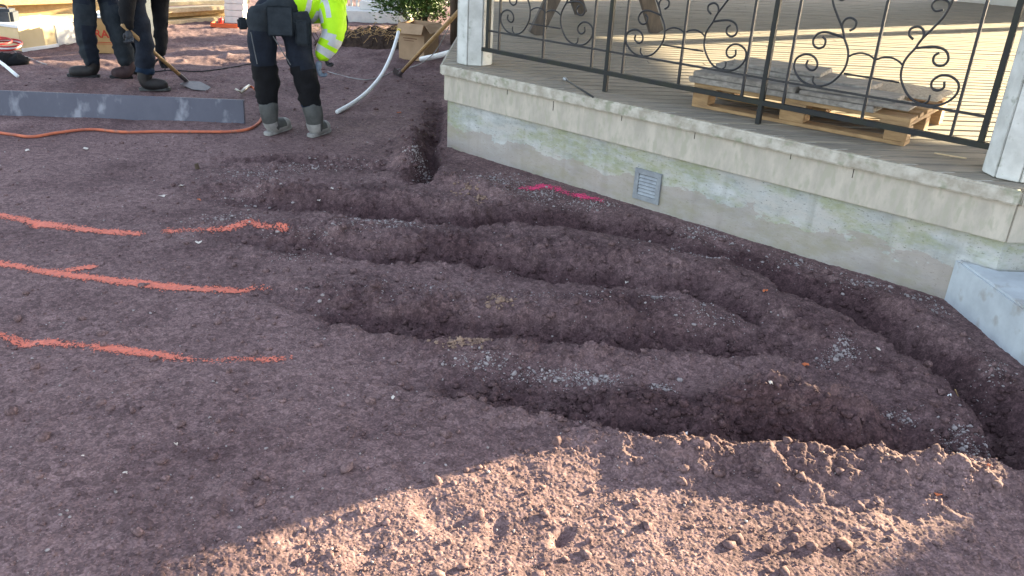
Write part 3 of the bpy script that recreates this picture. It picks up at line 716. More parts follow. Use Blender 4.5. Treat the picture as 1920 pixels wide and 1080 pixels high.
SC = dict(
 main=[(-.215,.93),(-.262,.86),(-.285,.78),(-.267,.672),(-.231,.606),(-.188,.542),(-.171,.501),(-.145,.458),(-.133,.416),(-.139,.356),(-.176,.297),(-.215,.266),(-.264,.253),(-.315,.256),(-.355,.272),(-.388,.305),(-.401,.34),(-.392,.376),(-.352,.399),(-.31,.395),(-.283,.37),(-.281,.345),(-.295,.328),(-.318,.328),(-.337,.345),(-.333,.372)],
 br=[(-.171,.501),(-.222,.513),(-.27,.518),(-.308,.505),(-.325,.474),(-.316,.447),(-.29,.437),(-.265,.45),(-.262,.478),(-.280,.495)],
 lp=[(-.183,.53),(-.194,.558),(-.186,.586),(-.160,.598),(-.130,.584),(-.130,.556),(-.152,.539)],
 arc=[(-.133,.416),(-.11,.432),(-.073,.443),(-.033,.438),(-.006,.425)],
 lp2=[(-.271,.683),(-.27,.706),(-.254,.723),(-.219,.724),(-.2,.708),(-.2,.689),(-.22,.673),(-.25,.682)],
 tie=[(-.136,.335),(-.006,.335)], tail=[(-.264,.253),(-.285,.272),(-.287,.30)])
for uc, wd in ((.77, .97), (1.804, .985), (2.877, 1.0)):
    for s in (-1, 1):
        mb = MB(); k = random.uniform(.97, 1.02)
        for nm, q in SC.items():
            pts = [rpt(uc - s * x * wd, .25 + (z - .25) * k if nm != 'tie' else z) for x, z in q]
            mb.tube(spline(pts, 5) if len(pts) > 2 else pts, .0047 if nm in ('arc', 'tie', 'lp2', 'tail') else .0058, 6)
        mb.build('scroll', M_iron, rail, smooth=True)

# ------------------------------------------------------------------ pallet with planks
pa = at(1296, 200, ZD).xy; pb = at(1702, 277, ZD).xy
px = (pb - pa).normalized(); py = Vector((-px.y, px.x)); PANG = math.atan2(px.y, px.x)
def ppt(u, v, z): q = pa + px * u + py * v; return Vector((q.x, q.y, ZD + z))
pal = empty('pallet', tuple(ppt(.6, .4, 0)), 'raw pine pallet on the deck carrying a stack of old boards', 'pallet')
def pbox(mb, u0, u1, v0, v1, z0, z1, jit=0.0, mi=0):
    return mb.box(ppt((u0 + u1) / 2, (v0 + v1) / 2, (z0 + z1) / 2), (u1 - u0, v1 - v0, z1 - z0), PANG, jit=jit, mi=mi)
for v0, v1 in ((0, .1), (.35, .45), (.70, .80)):
    mb = MB(); pbox(mb, .0, 1.2, v0, v1, .002, .022, .0015); mb.build('bottom_board', M_pallet, pal, bevel=.002)
    for u0, u1 in ((.0, .10), (.53, .67), (1.09, 1.20)):
        mb = MB(); pbox(mb, u0, u1, v0, v1, .0225, .098, .0015); mb.build('block', M_pallet, pal, bevel=.003)
for u0, u1 in ((0, .145), (.53, .67), (1.055, 1.2)):
    mb = MB(); pbox(mb, u0, u1, 0, .8, .0985, .12, .001); mb.build('cross_board', M_pallet, pal, bevel=.002)
for v0, v1 in ((0, .145), (.19, .27), (.33, .47), (.53, .61), (.655, .80)):
    mb = MB(); pbox(mb, 0, 1.2, v0, v1, .1205, .142, .001); mb.build('top_board', M_pallet, pal, bevel=.002)
def plank(name, u0, u1, v0, v1, z0, th, label, m_=M_grey_wood, sk=0.0, cat='board', tilt=0.0):
    mb = MB(); c = ppt((u0 + u1) / 2, (v0 + v1) / 2, z0 + th / 2)
    mtx = Matrix.Rotation(PANG + sk, 3, 'Z') @ Matrix.Rotation(tilt, 3, 'Y')
    nseg = 8; L_, wd = u1 - u0, v1 - v0; vs = []; fs = []
    for i in range(nseg + 1):
        f = i / nseg - .5
        for (a, b) in ((-.5, -.5), (.5, -.5), (.5, .5), (-.5, .5)):
            e = random.uniform(-.006, .006) if i in (0, nseg) else 0
            vs.append(c + mtx @ Vector((f * L_ + e, a * wd + random.uniform(-.002, .002), b * th + random.uniform(-.001, .001))))
    for i in range(nseg):
        for j in range(4): fs.append((i * 4 + j, i * 4 + (j + 1) % 4, i * 4 + 4 + (j + 1) % 4, i * 4 + 4 + j))
    fs += [(3, 2, 1, 0), tuple(nseg * 4 + j for j in range(4))]
    mb.add(vs, fs)
    return tag(mb.build(name, m_, origin=tuple(ppt((u0 + u1) / 2, (v0 + v1) / 2, z0)), bevel=.003), label, cat, 'old boards stacked on the pallet')
plank('grey_board', -.03, 1.02, -.02, .26, .144, .030, 'lowest long grey board at the front edge of the pallet')
plank('grey_board', .62, 1.18, -.01, .18, .1755, .022, 'short dark grained board lying out over the right end of the pallet', sk=R_(2))
plank('grey_board', -.02, .60, .0, .27, .175, .030, 'chipped grey board, upper front left of the stack', sk=R_(-.8))
plank('grey_board', .05, 1.05, .28, .52, .144, .032, 'grey board lying behind the long front board', sk=R_(1))
plank('grey_board', .02, .92, .2, .44, .206, .026, 'long grey board lying across the middle of the stack', sk=R_(-2))
plank('grey_board', .60, 1.10, .03, .21, .199, .024, 'small light edged board resting above the dark grained one', sk=R_(3))
plank('grey_board', .0, .66, .42, .66, .177, .028, 'blue grey rough board at the back left of the stack', sk=R_(4))
plank('grey_board', .12, .62, .22, .5, .2335, .022, 'topmost rough board of the stack', sk=R_(6))
# aggregate slab
mb = MB(); nx, ny = 22, 14
for i in range(nx + 1):
    for j in range(ny + 1):
        u = .72 + .50 * i / nx; v = .40 + .40 * j / ny
        e = min(i, nx - i, j, ny - j)
        mb.v.append(ppt(u + .004 * math.sin(7 * j), v, .181 + (0 if e == 0 else .010 + random.uniform(-.0015, .002))))
for i in range(nx):
    for j in range(ny):
        a = i * (ny + 1) + j; mb.f.append((a, a + ny + 1, a + ny + 2, a + 1)); mb.mi.append(0)
k = len(mb.v)
rim = [i * (ny + 1) for i in range(nx + 1)] + [nx * (ny + 1) + j for j in range(1, ny + 1)] + [i * (ny + 1) + ny for i in range(nx - 1, -1, -1)] + [j for j in range(ny - 1, 0, -1)]
for a in rim: q = mb.v[a].copy(); q.z = ZD + .177; mb.v.append(q)
for a in range(len(rim)):
    b = (a + 1) % len(rim); mb.f.append((rim[a], rim[b], k + b, k + a)); mb.mi.append(0)
mb.f.append(tuple(range(k, k + len(rim)))); mb.mi.append(0)
tag(mb.build('aggregate_slab', M_aggr), 'sandy pebbled slab at the back right of the pallet stack', 'slab', 'old boards stacked on the pallet')

# tool lying on the deck
a, b = at(1062, 150, ZD + .012), at(1112, 182, ZD + .012)
tl = empty('hand_tool', tuple(a), 'slim metal rod with a shiny head lying on the deck in front of the railing', 'tool')
mb = MB(); mb.tube([a, b], .006, 8); mb.build('shaft', M_iron, tl, smooth=True)
mb = MB(); d_ = (a - b).normalized(); mb.tube([a + d_ * .002, a + d_ * .03], [.011, .011], 10); mb.sphere(a + d_ * .036, .014); mb.build('head', M_galv, tl, smooth=True)
# pale sticks on the deck
for (x0, y0, x1, y1, lb) in ((1752, 287, 1812, 297, 'thin pale wood splinter on the deck near the right white post'),):
    mb = MB(); mb.bar(at(x0, y0, ZD + .006), at(x1, y1, ZD + .006), .008, .005)
    tag(mb.build('wood_splinter', M_lumber2), lb, 'splinter')
# ------------------------------------------------------------------ picnic table on the deck
tb = empty('picnic_table', (.45, 8.6, ZD), 'brown grey wooden picnic table with splayed legs on the far part of the deck', 'table')
f1, f2 = at(1003, 66, ZD), at(1231, 62, ZD); g1, g2_ = at(935, 30, ZD), at(1150, 30, ZD)
ax = (f2 - f1); ax.z = 0; ax.normalize(); ay = Vector((-ax.y, ax.x, 0))
mid = (f1 + f2) / 2; hw = (f2 - f1).length / 2; TL = 1.45
def tpt(u, v, z): q = mid + ax * u + ay * v; return Vector((q.x, q.y, ZD + z))
for v in (0, TL):
    for s in (-1, 1):
        mb = MB(); mb.bar(tpt(s * hw, v, .001), tpt(s * .30, v, .70), .14, .045, up=ay); mb.build('leg', M_table, tb, bevel=.004)
    mb = MB(); mb.bar(tpt(-.78, v + .048, .40), tpt(.78, v + .048, .40), .045, .11); mb.build('bench_support', M_table, tb, bevel=.004)
    mb = MB(); mb.bar(tpt(-.38, v + .048, .665), tpt(.38, v + .048, .665), .045, .09); mb.build('top_support', M_table, tb, bevel=.004)
mb = MB()
for k in range(5): mb.box(tpt(-.30 + k * .15, TL / 2, .733), (TL + .5, .14, .042), math.atan2(ay.y, ay.x))
mb.build('tabletop', M_table, tb, bevel=.004)
for s in (-1, 1):
    mb = MB()
    for k in range(2): mb.box(tpt(s * (.60 + k * .15), TL / 2, .478), (TL + .5, .14, .042), math.atan2(ay.y, ay.x))
    mb.build('bench_seat', M_table, tb, bevel=.004)

# ------------------------------------------------------------------ white clapboard hut behind the deck
hu = empty('clapboard_hut', (7.9, 14.9, 0), 'white clapboard hut behind the far right of the deck', 'building')
h0, h1 = Vector((7.2, 14.65)), Vector((9.3, 12.95)); hx = (h1 - h0).normalized(); hy = Vector((-hx.y, hx.x))
hc = (h0 + h1) / 2 + hy * .45; HL = (h1 - h0).length
mb = MB(); mb.box((hc.x, hc.y, 1.6), (HL, .9, 3.2), math.atan2(hx.y, hx.x))
for k in range(24):
    z = .30 + k * .12
    c = (h0 + h1) / 2 - hy * .010; mb.box((c.x, c.y, z), (HL + .02, .018, .108), math.atan2(hx.y, hx.x), rot=Matrix.Rotation(math.atan2(hx.y, hx.x), 3, 'Z') @ Matrix.Rotation(R_(-6), 3, 'X'))
mb.build('wall', M_siding, hu)
mb = MB(); mb.box((hc.x, hc.y, 3.30), (HL + .14, 1.1, .18), math.atan2(hx.y, hx.x)); mb.build('roof', M_roof, hu)

# ================================================================== background
def gz(p): return Vector((p.x, p.y, tz(p.x, p.y)))
# dark plastic board standing on edge
b0, b1 = at(-260, 205, 0), at(459, 232, 0)
mb = MB(); d_ = (b1 - b0).normalized(); nrm = Vector((-d_.y, d_.x, 0))
L_ = (b1 - b0).length
R3 = Matrix((d_, nrm, Vector((0, 0, 1)))).transposed()
mb.box((b0 + b1) / 2 + Vector((0, 0, .080)) + nrm * .02, (L_, .028, .20), rot=R3 @ Matrix.Rotation(R_(-8), 3, 'X'))
tag(mb.build('edging_board', M_slate, bevel=.003), 'slate blue plastic board with pale scuffs, standing on edge on the soil', 'board')
# orange hose
hp = [(-120, 246), (-40, 246), (20, 252), (60, 257), (110, 250), (170, 243), (230, 248), (300, 247), (380, 248), (430, 247), (465, 243), (484, 232), (491, 221)]
hv = spline([Vector((p.x, p.y, tz(p.x, p.y) + .012)) for p in (at(x, y, .01) for x, y in hp)], 6)
q = hv[-1]; back = [Vector((q.x + .04, q.y + .22, tz(q.x + .04, q.y + .22) + .012)), gz(at(480, 175)) + Vector((0, 0, .03)), gz(at(468, 172)) + Vector((0, 0, .05))]
hs = empty('hose', tuple(gz(at(200, 245))), 'orange air hose snaking along the soil in front of the slate board', 'hose')
mb = MB(); mb.tube(hv + spline([hv[-1]] + back, 5)[1:], .0105, 8); mb.build('tube', M_orange, hs, smooth=True)
mb = MB(); e0 = back[-1]; e1_ = gz(at(453, 182)) + Vector((0, 0, .03)); mb.tube([e0, (e0 + e1_) / 2, e1_], [.014, .018, .014], 10); mb.tube([e1_ + Vector((-.05, 0, .03)), e1_ + Vector((.0, .0, .0))], .009, 8); mb.build('coupling', M_brass, hs, smooth=True)

# long white pipe with a yellow cap leaning on the cardboard box
pp = [aty(632, 210, 6.80), aty(662, 193, 7.08), aty(690, 171, 7.45), aty(715, 141, 7.9), aty(733, 105, 8.5), aty(744, 72, 8.95), aty(747, 60, 9.1)]
wp = empty('plastic_pipe', tuple(pp[0]), 'bent white plastic pipe with a yellow end, rising from the soil to the cardboard box', 'pipe')
mb = MB(); mb.tube(spline(pp, 6), .018, 10); mb.build('tube', M_white_pl, wp, smooth=True)
mb = MB(); t_ = (pp[-1] - pp[-2]).normalized(); mb.tube([pp[-1] + t_ * .001, pp[-1] + t_ * .055], .021, 10); mb.build('end_cap', M_yellow, wp, smooth=True)
# conduit out of the deck side
pp = [aty(790, 111, 8.3), aty(815, 106, 8.0), aty(850, 97, 7.55), aty(880, 88, 7.25)]
tag(MB().tube(spline(pp, 4), .026, 10).build('drain_pipe', M_white_pl, smooth=True), 'short straight white pipe sticking out from the side of the pavilion deck', 'pipe')
# white pipe end at the far left
pp = [gz(at(-60, 100)) + Vector((0, 0, .12)), gz(at(0, 128)) + Vector((0, 0, .05)), gz(at(34, 147)) + Vector((0, 0, .012))]
tag(MB().tube(spline(pp, 4), .016, 10).build('plastic_pipe', M_white_pl, smooth=True), 'white pipe end lying on the soil at the far left by the black bag', 'pipe')
# cables
def cable(pxs, r, m_, lb, zoff=.006, nm='cable'):
    v = []
    for q in pxs:
        if len(q) == 2: p = at(*q); v.append(Vector((p.x, p.y, tz(p.x, p.y) + zoff)))
        else: v.append(aty(*q))
    return tag(MB().tube(spline(v, 6), r, 6).build(nm, m_, smooth=True), lb, 'cable')
cable([(590, 128), (620, 138), (655, 149), (690, 152), (720, 146), (745, 132), (770, 128), (793, 117, 8.2), (815, 98, 7.9), (832, 70, 7.6), (842, 50, 7.5)], .0045, M_wire, 'thin grey cable running from the hi vis worker to the pavilion corner')
cable([(270, 134), (320, 136), (370, 135), (420, 130), (475, 121), (520, 118)], .006, M_black, 'thin black cable on the soil behind the slate board')
cable([(-20, 78), (10, 84), (30, 99), (52, 107), (75, 119), (88, 124)], .006, M_wire, 'grey cable curling over the black bag at the far left')

# leaning tool with wooden handle and black blade
a, b = gz(at(752, 147)) + Vector((0, 0, .05)), aty(852, 30, 7.2)
tl = empty('long_handled_tool', tuple(gz(at(748, 150))), 'wooden handled spade with a black blade leaning against the white corner post', 'tool')
mb = MB(); mb.tube([a, a + (b - a) * .5, b + (b - a) * .15], [.017, .020, .018], 10); mb.build('handle', M_handle, tl, smooth=True)
mb = MB(); d_ = (b - a).normalized(); e_ = a - d_ * .17; sdv = d_.cross(Vector((0, -1, .2))).normalized()
mb.tube([a + d_ * .06, a - d_ * .03], [.022, .02], 10)
for k in range(4): pass
mb.add([a - d_ * .03 + sdv * .03, a - d_ * .03 - sdv * .03, a - d_ * .07 - sdv * .085, e_ - sdv * .07, e_ - d_ * .03, e_ + sdv * .07, a - d_ * .07 + sdv * .085] +
       [p + Vector((0, -.006, .006)) for p in (a - d_ * .03 + sdv * .03, a - d_ * .03 - sdv * .03, a - d_ * .07 - sdv * .085, e_ - sdv * .07, e_ - d_ * .03, e_ + sdv * .07, a - d_ * .07 + sdv * .085)],
       [(0, 1, 2, 3, 4, 5, 6), (13, 12, 11, 10, 9, 8, 7)] + [(i, (i + 1) % 7, 7 + (i + 1) % 7, 7 + i) for i in range(7)])
mb.build('blade', M_steel, tl)

def carton(p0, p1, depth, h, name, label, flaps=True, ink=None, th=.006, m_=M_card, cat='box'):
    """open cardboard box; p0-p1 is the bottom front edge"""
    x = (p1 - p0); L_ = x.length; x.normalize(); y = Vector((-x.y, x.x, 0)); z0 = min(p0.z, p1.z) + .002
    root = empty(name, (p0.x, p0.y, z0), label, cat)
    an = math.atan2(x.y, x.x)
    def q(u, v, z): r = p0 + x * u + y * v; return Vector((r.x, r.y, z0 + z))
    mb = MB()
    mb.box(q(L_ / 2, th / 2, h / 2), (L_, th, h), an); mb.box(q(L_ / 2, depth - th / 2, h / 2), (L_, th, h), an)
    mb.box(q(th / 2, depth / 2, h / 2), (th, depth - 2 * th - .002, h), an); mb.box(q(L_ - th / 2, depth / 2, h / 2), (th, depth - 2 * th - .002, h), an)
    mb.box(q(L_ / 2, depth / 2, th / 2 + .003), (L_ - 2 * th - .002, depth - 2 * th - .002, th), an)
    body = mb.build('body', m_, root, bevel=.0015)
    if flaps:
        mb = MB(); mb.add([q(0, -.001, h), q(L_, -.001, h), q(L_ + .01, -.075, h - .10), q(.01, -.07, h - .11), q(0, -.007, h + .004), q(L_, -.007, h + .004), q(L_ + .01, -.081, h - .096), q(.01, -.076, h - .106)],
               [(0, 1, 2, 3), (7, 6, 5, 4), (0, 4, 5, 1), (1, 5, 6, 2), (2, 6, 7, 3), (3, 7, 4, 0)]); mb.build('flap', m_, root)
        mb = MB(); mb.add([q(L_ + .001, 0, h), q(L_ + .001, depth, h), q(L_ + .09, depth, h - .06), q(L_ + .08, 0, h - .09), q(L_ + .007, 0, h + .004), q(L_ + .007, depth, h + .004), q(L_ + .096, depth, h - .056), q(L_ + .086, 0, h - .086)],
               [(0, 1, 2, 3), (7, 6, 5, 4), (0, 4, 5, 1), (1, 5, 6, 2), (2, 6, 7, 3), (3, 7, 4, 0)]); mb.build('flap', m_, root)
    return root, q, L_, an
root, q, L_, an = carton(gz(at(748, 110)), gz(at(795, 116)), .34, .40, 'cardboard_box', 'open brown cardboard box with drooping flaps, in front of the bush')
mb = MB(); mb.box(q(L_ * .45, -.0015, .24), (L_ * .55, .003, .010), an); mb.box(q(L_ * .40, -.0015, .215), (L_ * .4, .003, .007), an); mb.build('printed_stripe', mat('dull_print', (.2, .11, .07), rough=.9, bump=0), root)

root, q, L_, an = carton(gz(at(166, 98)), gz(at(232, 100)), .36, .36, 'cardboard_box', 'cardboard box with red printed lettering, behind the walking worker legs', flaps=False, m_=mat('ochre_cardboard', (.44, .27, .12), (.36, .22, .09), scale=8, rough=.85, bump=.1))
cu = bpy.data.curves.new('t', 'FONT'); cu.body = 'RASSO'; cu.size = .115; cu.extrude = .001; cu.offset = .002
to = bpy.data.objects.new('t', cu); C.objects.link(to)
bpy.context.view_layer.update()
me = bpy.data.meshes.new_from_object(to.evaluated_get(bpy.context.evaluated_depsgraph_get())); bpy.data.objects.remove(to)
mb = MB(); xv = Vector((math.cos(an), math.sin(an), 0))
p0 = q(.09, -.0025, .165)
mb.add([p0 + xv * v.co.x + Vector((0, 0, v.co.y)) + Vector((-xv.y, xv.x, 0)) * (-v.co.z) for v in me.vertices], [tuple(p.vertices) for p in me.polygons])
mb.build('printed_lettering', M_redink, root)
mb = MB(); mb.box(q(L_ * .5, -.002, .115), (L_ * .9, .003, .006), an); mb.box(q(L_ * .5, -.002, .098), (L_ * .9, .003, .003), an); mb.build('printed_stripe', M_redink, root)
mb = MB(); mb.box(q(L_ * .5, .18, .372), (L_ * .96, .33, .018), an, jit=.004); mb.box(q(L_ * .45, .19, .395), (L_ * .5, .2, .022), an + .1, jit=.004)
tag(mb.build('paper_sheet', M_white_pl), 'white sheet lying on the cardboard box with red lettering', 'sheet')

# evergreen bush behind the box
def leafy(name, c, rx, ry, rz, n, label, seed):
    g = random.Random(seed); base = gz(Vector((c.x, c.y, 0)))
    root = empty(name, tuple(base), label, 'bush')
    fb = MB(); cl = [Vector((c.x + g.gauss(0, .42) * rx, c.y + g.gauss(0, .42) * ry, base.z + .28 + rz * g.uniform(.05, 1.0))) for _ in range(34)]
    for i in range(n):
        k = g.choice(cl); r = g.gauss(0, .10); r2 = g.gauss(0, .10)
        p = k + Vector((r, r2, g.gauss(0, .07)))
        d = Vector((p.x - c.x, p.y - c.y, (p.z - base.z - .4))) + Vector((g.gauss(0, .3), g.gauss(0, .3), g.uniform(-.1, .5))); d.normalize()
        s_ = d.cross(Vector((g.uniform(-1, 1), g.uniform(-1, 1), g.uniform(-1, 1)))).normalized()
        l_ = g.uniform(.045, .075); w_ = l_ * .36; nn = d.cross(s_) * .006
        fb.add([p, p + d * l_ * .45 + s_ * w_ * .5 + nn, p + d * l_, p + d * l_ * .45 - s_ * w_ * .5 + nn], [(0, 1, 2, 3)])
    fb.build('foliage', M_leaf, root)
    tb_ = MB()
    for k in cl[:22]: tb_.tube([base + Vector((g.uniform(-.08, .08), g.uniform(-.08, .08), -.05)), base.lerp(k, .5) + Vector((0, 0, .08)), k], [.018, .012, .004], 5)
    tb_.build('stems', M_bark, root)
    return root
bc = at(790, 52, 0)
leafy('evergreen_bush', Vector((bc.x + .10, bc.y - .9, 0)), .50, .5, .85, 11000, 'dense small leaved evergreen bush behind the cardboard box', 4)
a = gz(at(846, 92)); mb = MB(); mb.tube([a + Vector((0, .5, -.1)), a + Vector((-.02, .5, .7)), a + Vector((-.03, .5, 1.8))], [.055, .05, .045], 9)
tag(mb.build('wooden_stake', M_bark, smooth=True), 'dark upright wooden stake between the bush and the white corner post', 'stake')

# mound of roots and dark soil
mc = at(690, 88, 0); mc.y += .45
g = random.Random(8); vs = []; nx, ny = 46, 30; mb = MB()
for i in range(nx + 1):
    for j in range(ny + 1):
        u, v = i / nx * 2 - 1, j / ny * 2 - 1
        x = mc.x + u * .78; y = mc.y + v * .55
        h = max(0, 1 - abs(u) ** 3) * max(0, 1 - abs(v) ** 3)
        n_ = float(billow(np.array([x * 7]), np.array([y * 7]), 3, 4)[0])
        vs.append(Vector((x + .04 * n_, y, tz(x, y) - .05 + h ** .6 * (.10 + .15 * n_ + .05 * u))))
mb.add(vs, [(i * (ny + 1) + j, (i + 1) * (ny + 1) + j, (i + 1) * (ny + 1) + j + 1, i * (ny + 1) + j + 1) for i in range(nx) for j in range(ny)])
mr = empty('root_mound', (mc.x, mc.y, 0), 'dark heap of earth and torn roots topped with straw, beside the cardboard box', 'soil heap')
mb.build('earth', M_root, mr, smooth=True)
rb = MB()
for i in range(150):
    a = g.uniform(-.7, .7); p = Vector((mc.x + a, mc.y + g.uniform(-.5, .1), tz(mc.x, mc.y) + g.uniform(.10, .22)))
    d = Vector((g.gauss(0, 1), g.gauss(-.3, .6), g.gauss(0, .35))).normalized() * g.uniform(.05, .2)
    rb.tube([p, p + d * .5 + Vector((0, 0, .015)), p + d + Vector((0, 0, -.03))], g.uniform(.0025, .005), 4)
rb.build('straw', M_straw, mr)
rb = MB()
for i in range(46):
    a = g.uniform(-.7, .75); p = Vector((mc.x + a, mc.y - .42 + g.uniform(-.05, .1), tz(mc.x, mc.y) + g.uniform(.08, .2)))
    d = Vector((g.gauss(0, .05), g.uniform(-.12, -.02), -g.uniform(.1, .28)))
    rb.tube([p, p + d * .5 + Vector((g.gauss(0, .03), -.03, 0)), p + d], g.uniform(.003, .007), 4)
rb.build('root_strand', M_root, mr)

# pale slabs, bar fence and wheelbarrow beyond the mound
s0 = gz(at(715, 45)); 
for k, (dx, dy, zz, L_, w_, h_, an, lb) in enumerate(((-.15, .35, 0, 1.1, .6, .16, .08, 'lowest pale stone slab behind the root mound'), (.12, .5, .162, .95, .55, .12, -.05, 'middle pale stone slab, set back on the lowest one'), (.35, .55, .284, .6, .5, .12, .12, 'topmost bright stone slab beside the bush'))):
    mb = MB(); mb.box(s0 + Vector((dx, dy, zz + h_ / 2)), (L_, w_, h_), an, jit=.004)
    tag(mb.build('stone_slab', M_slab, bevel=.008), lb, 'slab', 'pale slabs stacked behind the root mound')
f0 = gz(at(640, 40)); fr_ = empty('bar_fence', tuple(f0), 'bright galvanised barrier of closely set upright bars behind the hi vis worker', 'fence')
for k in range(16):
    p = f0 + Vector((-.25 + k * .085, .75 + k * .006, 0)); mb = MB(); mb.box(p + Vector((0, 0, .56)), (.035, .02, 1.0)); mb.build('bar', M_galv, fr_, bevel=.003)
for z in (.055, 1.09):
    mb = MB(); mb.bar(f0 + Vector((-.35, .75, z)), f0 + Vector((1.13, .85, z)), .05, .06); mb.build('rail', M_galv, fr_, bevel=.003)
w0 = gz(at(702, 30)) + Vector((0, .12, 0)); wb = empty('wheelbarrow', tuple(w0), 'wheelbarrow with a red rimmed wheel, tipped on the slabs behind the root mound', 'wheelbarrow')
def torus(c, R, r, ax, n=28, m=8):
    mb = MB(); ax = Vector(ax).normalized(); u = ax.cross(Vector((0, 0, 1))).normalized(); v = ax.cross(u)
    for i in range(n):
        a = 2 * math.pi * i / n; d = u * math.cos(a) + v * math.sin(a)
        for j in range(m):
            b = 2 * math.pi * j / m; mb.v.append(Vector(c) + d * (R + r * math.cos(b)) + ax * r * math.sin(b))
    for i in range(n):
        for j in range(m): mb.f.append((i * m + j, ((i + 1) % n) * m + j, ((i + 1) % n) * m + (j + 1) % m, i * m + (j + 1) % m)); mb.mi.append(0)
    return mb
wc = w0 + Vector((0, 0, .47)); axw = Vector((.25, -1, .1))
whl = torus(wc, .165, .042, axw).build('tyre', M_black, wb, smooth=True)
mb = MB(); axn = axw.normalized(); mb.tube([wc - axn * .025, wc - axn * .02, wc + axn * .02, wc + axn * .025], [.05, .135, .135, .05], 20); mb.build('rim', M_red, wb)
mb = MB(); mb.tube([wc + Vector((.09, -.1, .1)), wc + Vector((.04, -.12, -.05)), wc + Vector((.03, -.14, -.42))], .014, 8); mb.build('leg', M_white_pl, wb, smooth=True)
mb = MB(); mb.tube(spline([wc + Vector((-.3, -.1, .16)), wc + Vector((.12, -.1, .12)), wc + Vector((.24, -.1, .0)), wc + Vector((.55, .1, .02))], 5), .016, 8); mb.build('frame', M_white_pl, wb, smooth=True)
mb = MB(); c = wc + Vector((.15, .35, .42))
lo = [(-.25, -.2), (.3, -.2), (.3, .2), (-.25, .2)]; hi = [(-.45, -.32), (.5, -.32), (.5, .32), (-.45, .32)]
vs = [c + Vector((x, y, -.18)) for x, y in lo] + [c + Vector((x, y, .12)) for x, y in hi] + [c + Vector((x * .95, y * .95, -.165)) for x, y in lo] + [c + Vector((x * .97, y * .97, .12)) for x, y in hi]
mb.add(vs, [(0, 1, 2, 3), (11, 10, 9, 8)] + [(i, (i + 1) % 4, 4 + (i + 1) % 4, 4 + i) for i in range(4)] + [(8 + i, 12 + i, 12 + (i + 1) % 4, 8 + (i + 1) % 4) for i in range(4)] + [(4 + i, 4 + (i + 1) % 4, 12 + (i + 1) % 4, 12 + i) for i in range(4)])
mb.build('tray', M_red, wb)

# timber stacks, each beam a thing
def beam(a, b, w_, h_, lb, grp, m_=M_lumber, z=0, nm='timber_beam'):
    a = Vector(a); b = Vector(b); mb = MB(); mb.bar(a + Vector((0, 0, z + h_ / 2)), b + Vector((0, 0, z + h_ / 2)), w_, h_)
    return tag(mb.build(nm, m_, bevel=.006), lb, 'timber', grp)
G1 = 'beams of the left timber stack'
A0, A1 = at(-140, 40, .05), at(150, 28, .05); A0.z = A1.z = tz(A1.x, A1.y)
up_ = Vector((.06, .6, 0))
beam(A0, A1, .16, .09, 'lowest front beam of the left timber stack', G1)
beam(A0 + Vector((-.3, .01, 0)), A1 + Vector((-.25, .02, 0)), .15, .11, 'yellow front beam, second from the ground in the left stack', G1, M_lumber2, z=.092)
beam(A0 + Vector((.2, .02, 0)), A1 + Vector((.12, .0, 0)), .15, .10, 'front beam in the middle of the left stack height', G1, z=.204)
beam(A0 + Vector((-.2, .03, 0)), A1 + Vector((-.1, .03, 0)), .15, .12, 'upper front beam of the left timber stack', G1, M_lumber2, z=.306)
beam(A0 + Vector((0, .2, 0)), A1 + Vector((.3, .2, 0)), .16, .20, 'thick rear beam at the bottom of the left stack', G1)
beam(A0 + Vector((0, .2, 0)), A1 + Vector((.22, .22, 0)), .16, .20, 'thick rear beam at the top of the left stack', G1, M_lumber2, z=.202)
G2 = 'planks of the middle timber stack'
B0, B1 = at(296, 40, .05), at(424, 30, .05); B0.z = B1.z = tz(B1.x, B1.y)
beam(B0, B1, .15, .055, 'lowest front plank of the stack between the two groups of workers', G2, M_lumber2, nm='timber_plank')
beam(B0 + Vector((-.1, .06, 0)), B1 + Vector((-.08, .06, 0)), .15, .06, 'second plank up, above the dark gap, between the two groups of workers', G2, M_lumber, z=.085, nm='timber_plank')
beam(B0 + Vector((0, .1, 0)), B1 + Vector((.12, .12, 0)), .15, .06, 'third plank up, paler, between the two groups of workers', G2, M_lumber2, z=.148, nm='timber_plank')
beam(B0 + Vector((-.2, .3, 0)), B1 + Vector((.05, .3, 0)), .2, .16, 'thick rear timber behind the middle plank stack', G2, M_lumber, z=.0, nm='timber_plank')
beam(B0 + Vector((-.2, .32, 0)), B1 + Vector((.2, .36, 0)), .2, .05, 'topmost wide plank of the middle stack', G2, M_lumber2, z=.21, nm='timber_plank')
for (x0, y0, x1, y1, h_, lb) in ((62, 47, 142, 40, .10, 'split plank lying between the left timber stack and the white rimmed crate'), (70, 52, 150, 58, .05, 'thin plank just behind the white rimmed crate')):
    a, b = gz(at(x0, y0)), gz(at(x1, y1)); a.z = b.z = min(a.z, b.z)
    beam(a, b, .18, h_, lb, None, M_lumber, nm='timber_plank')
a, b = gz(at(288, 96)), gz(at(262, 60)) + Vector((0, .35, .45))
mb = MB(); mb.bar(a, b, .16, .03, up=(0, -1, .4)); tag(mb.build('timber_plank', M_lumber2, bevel=.003), 'pale plank leaning upright behind the shoveling worker', 'timber')
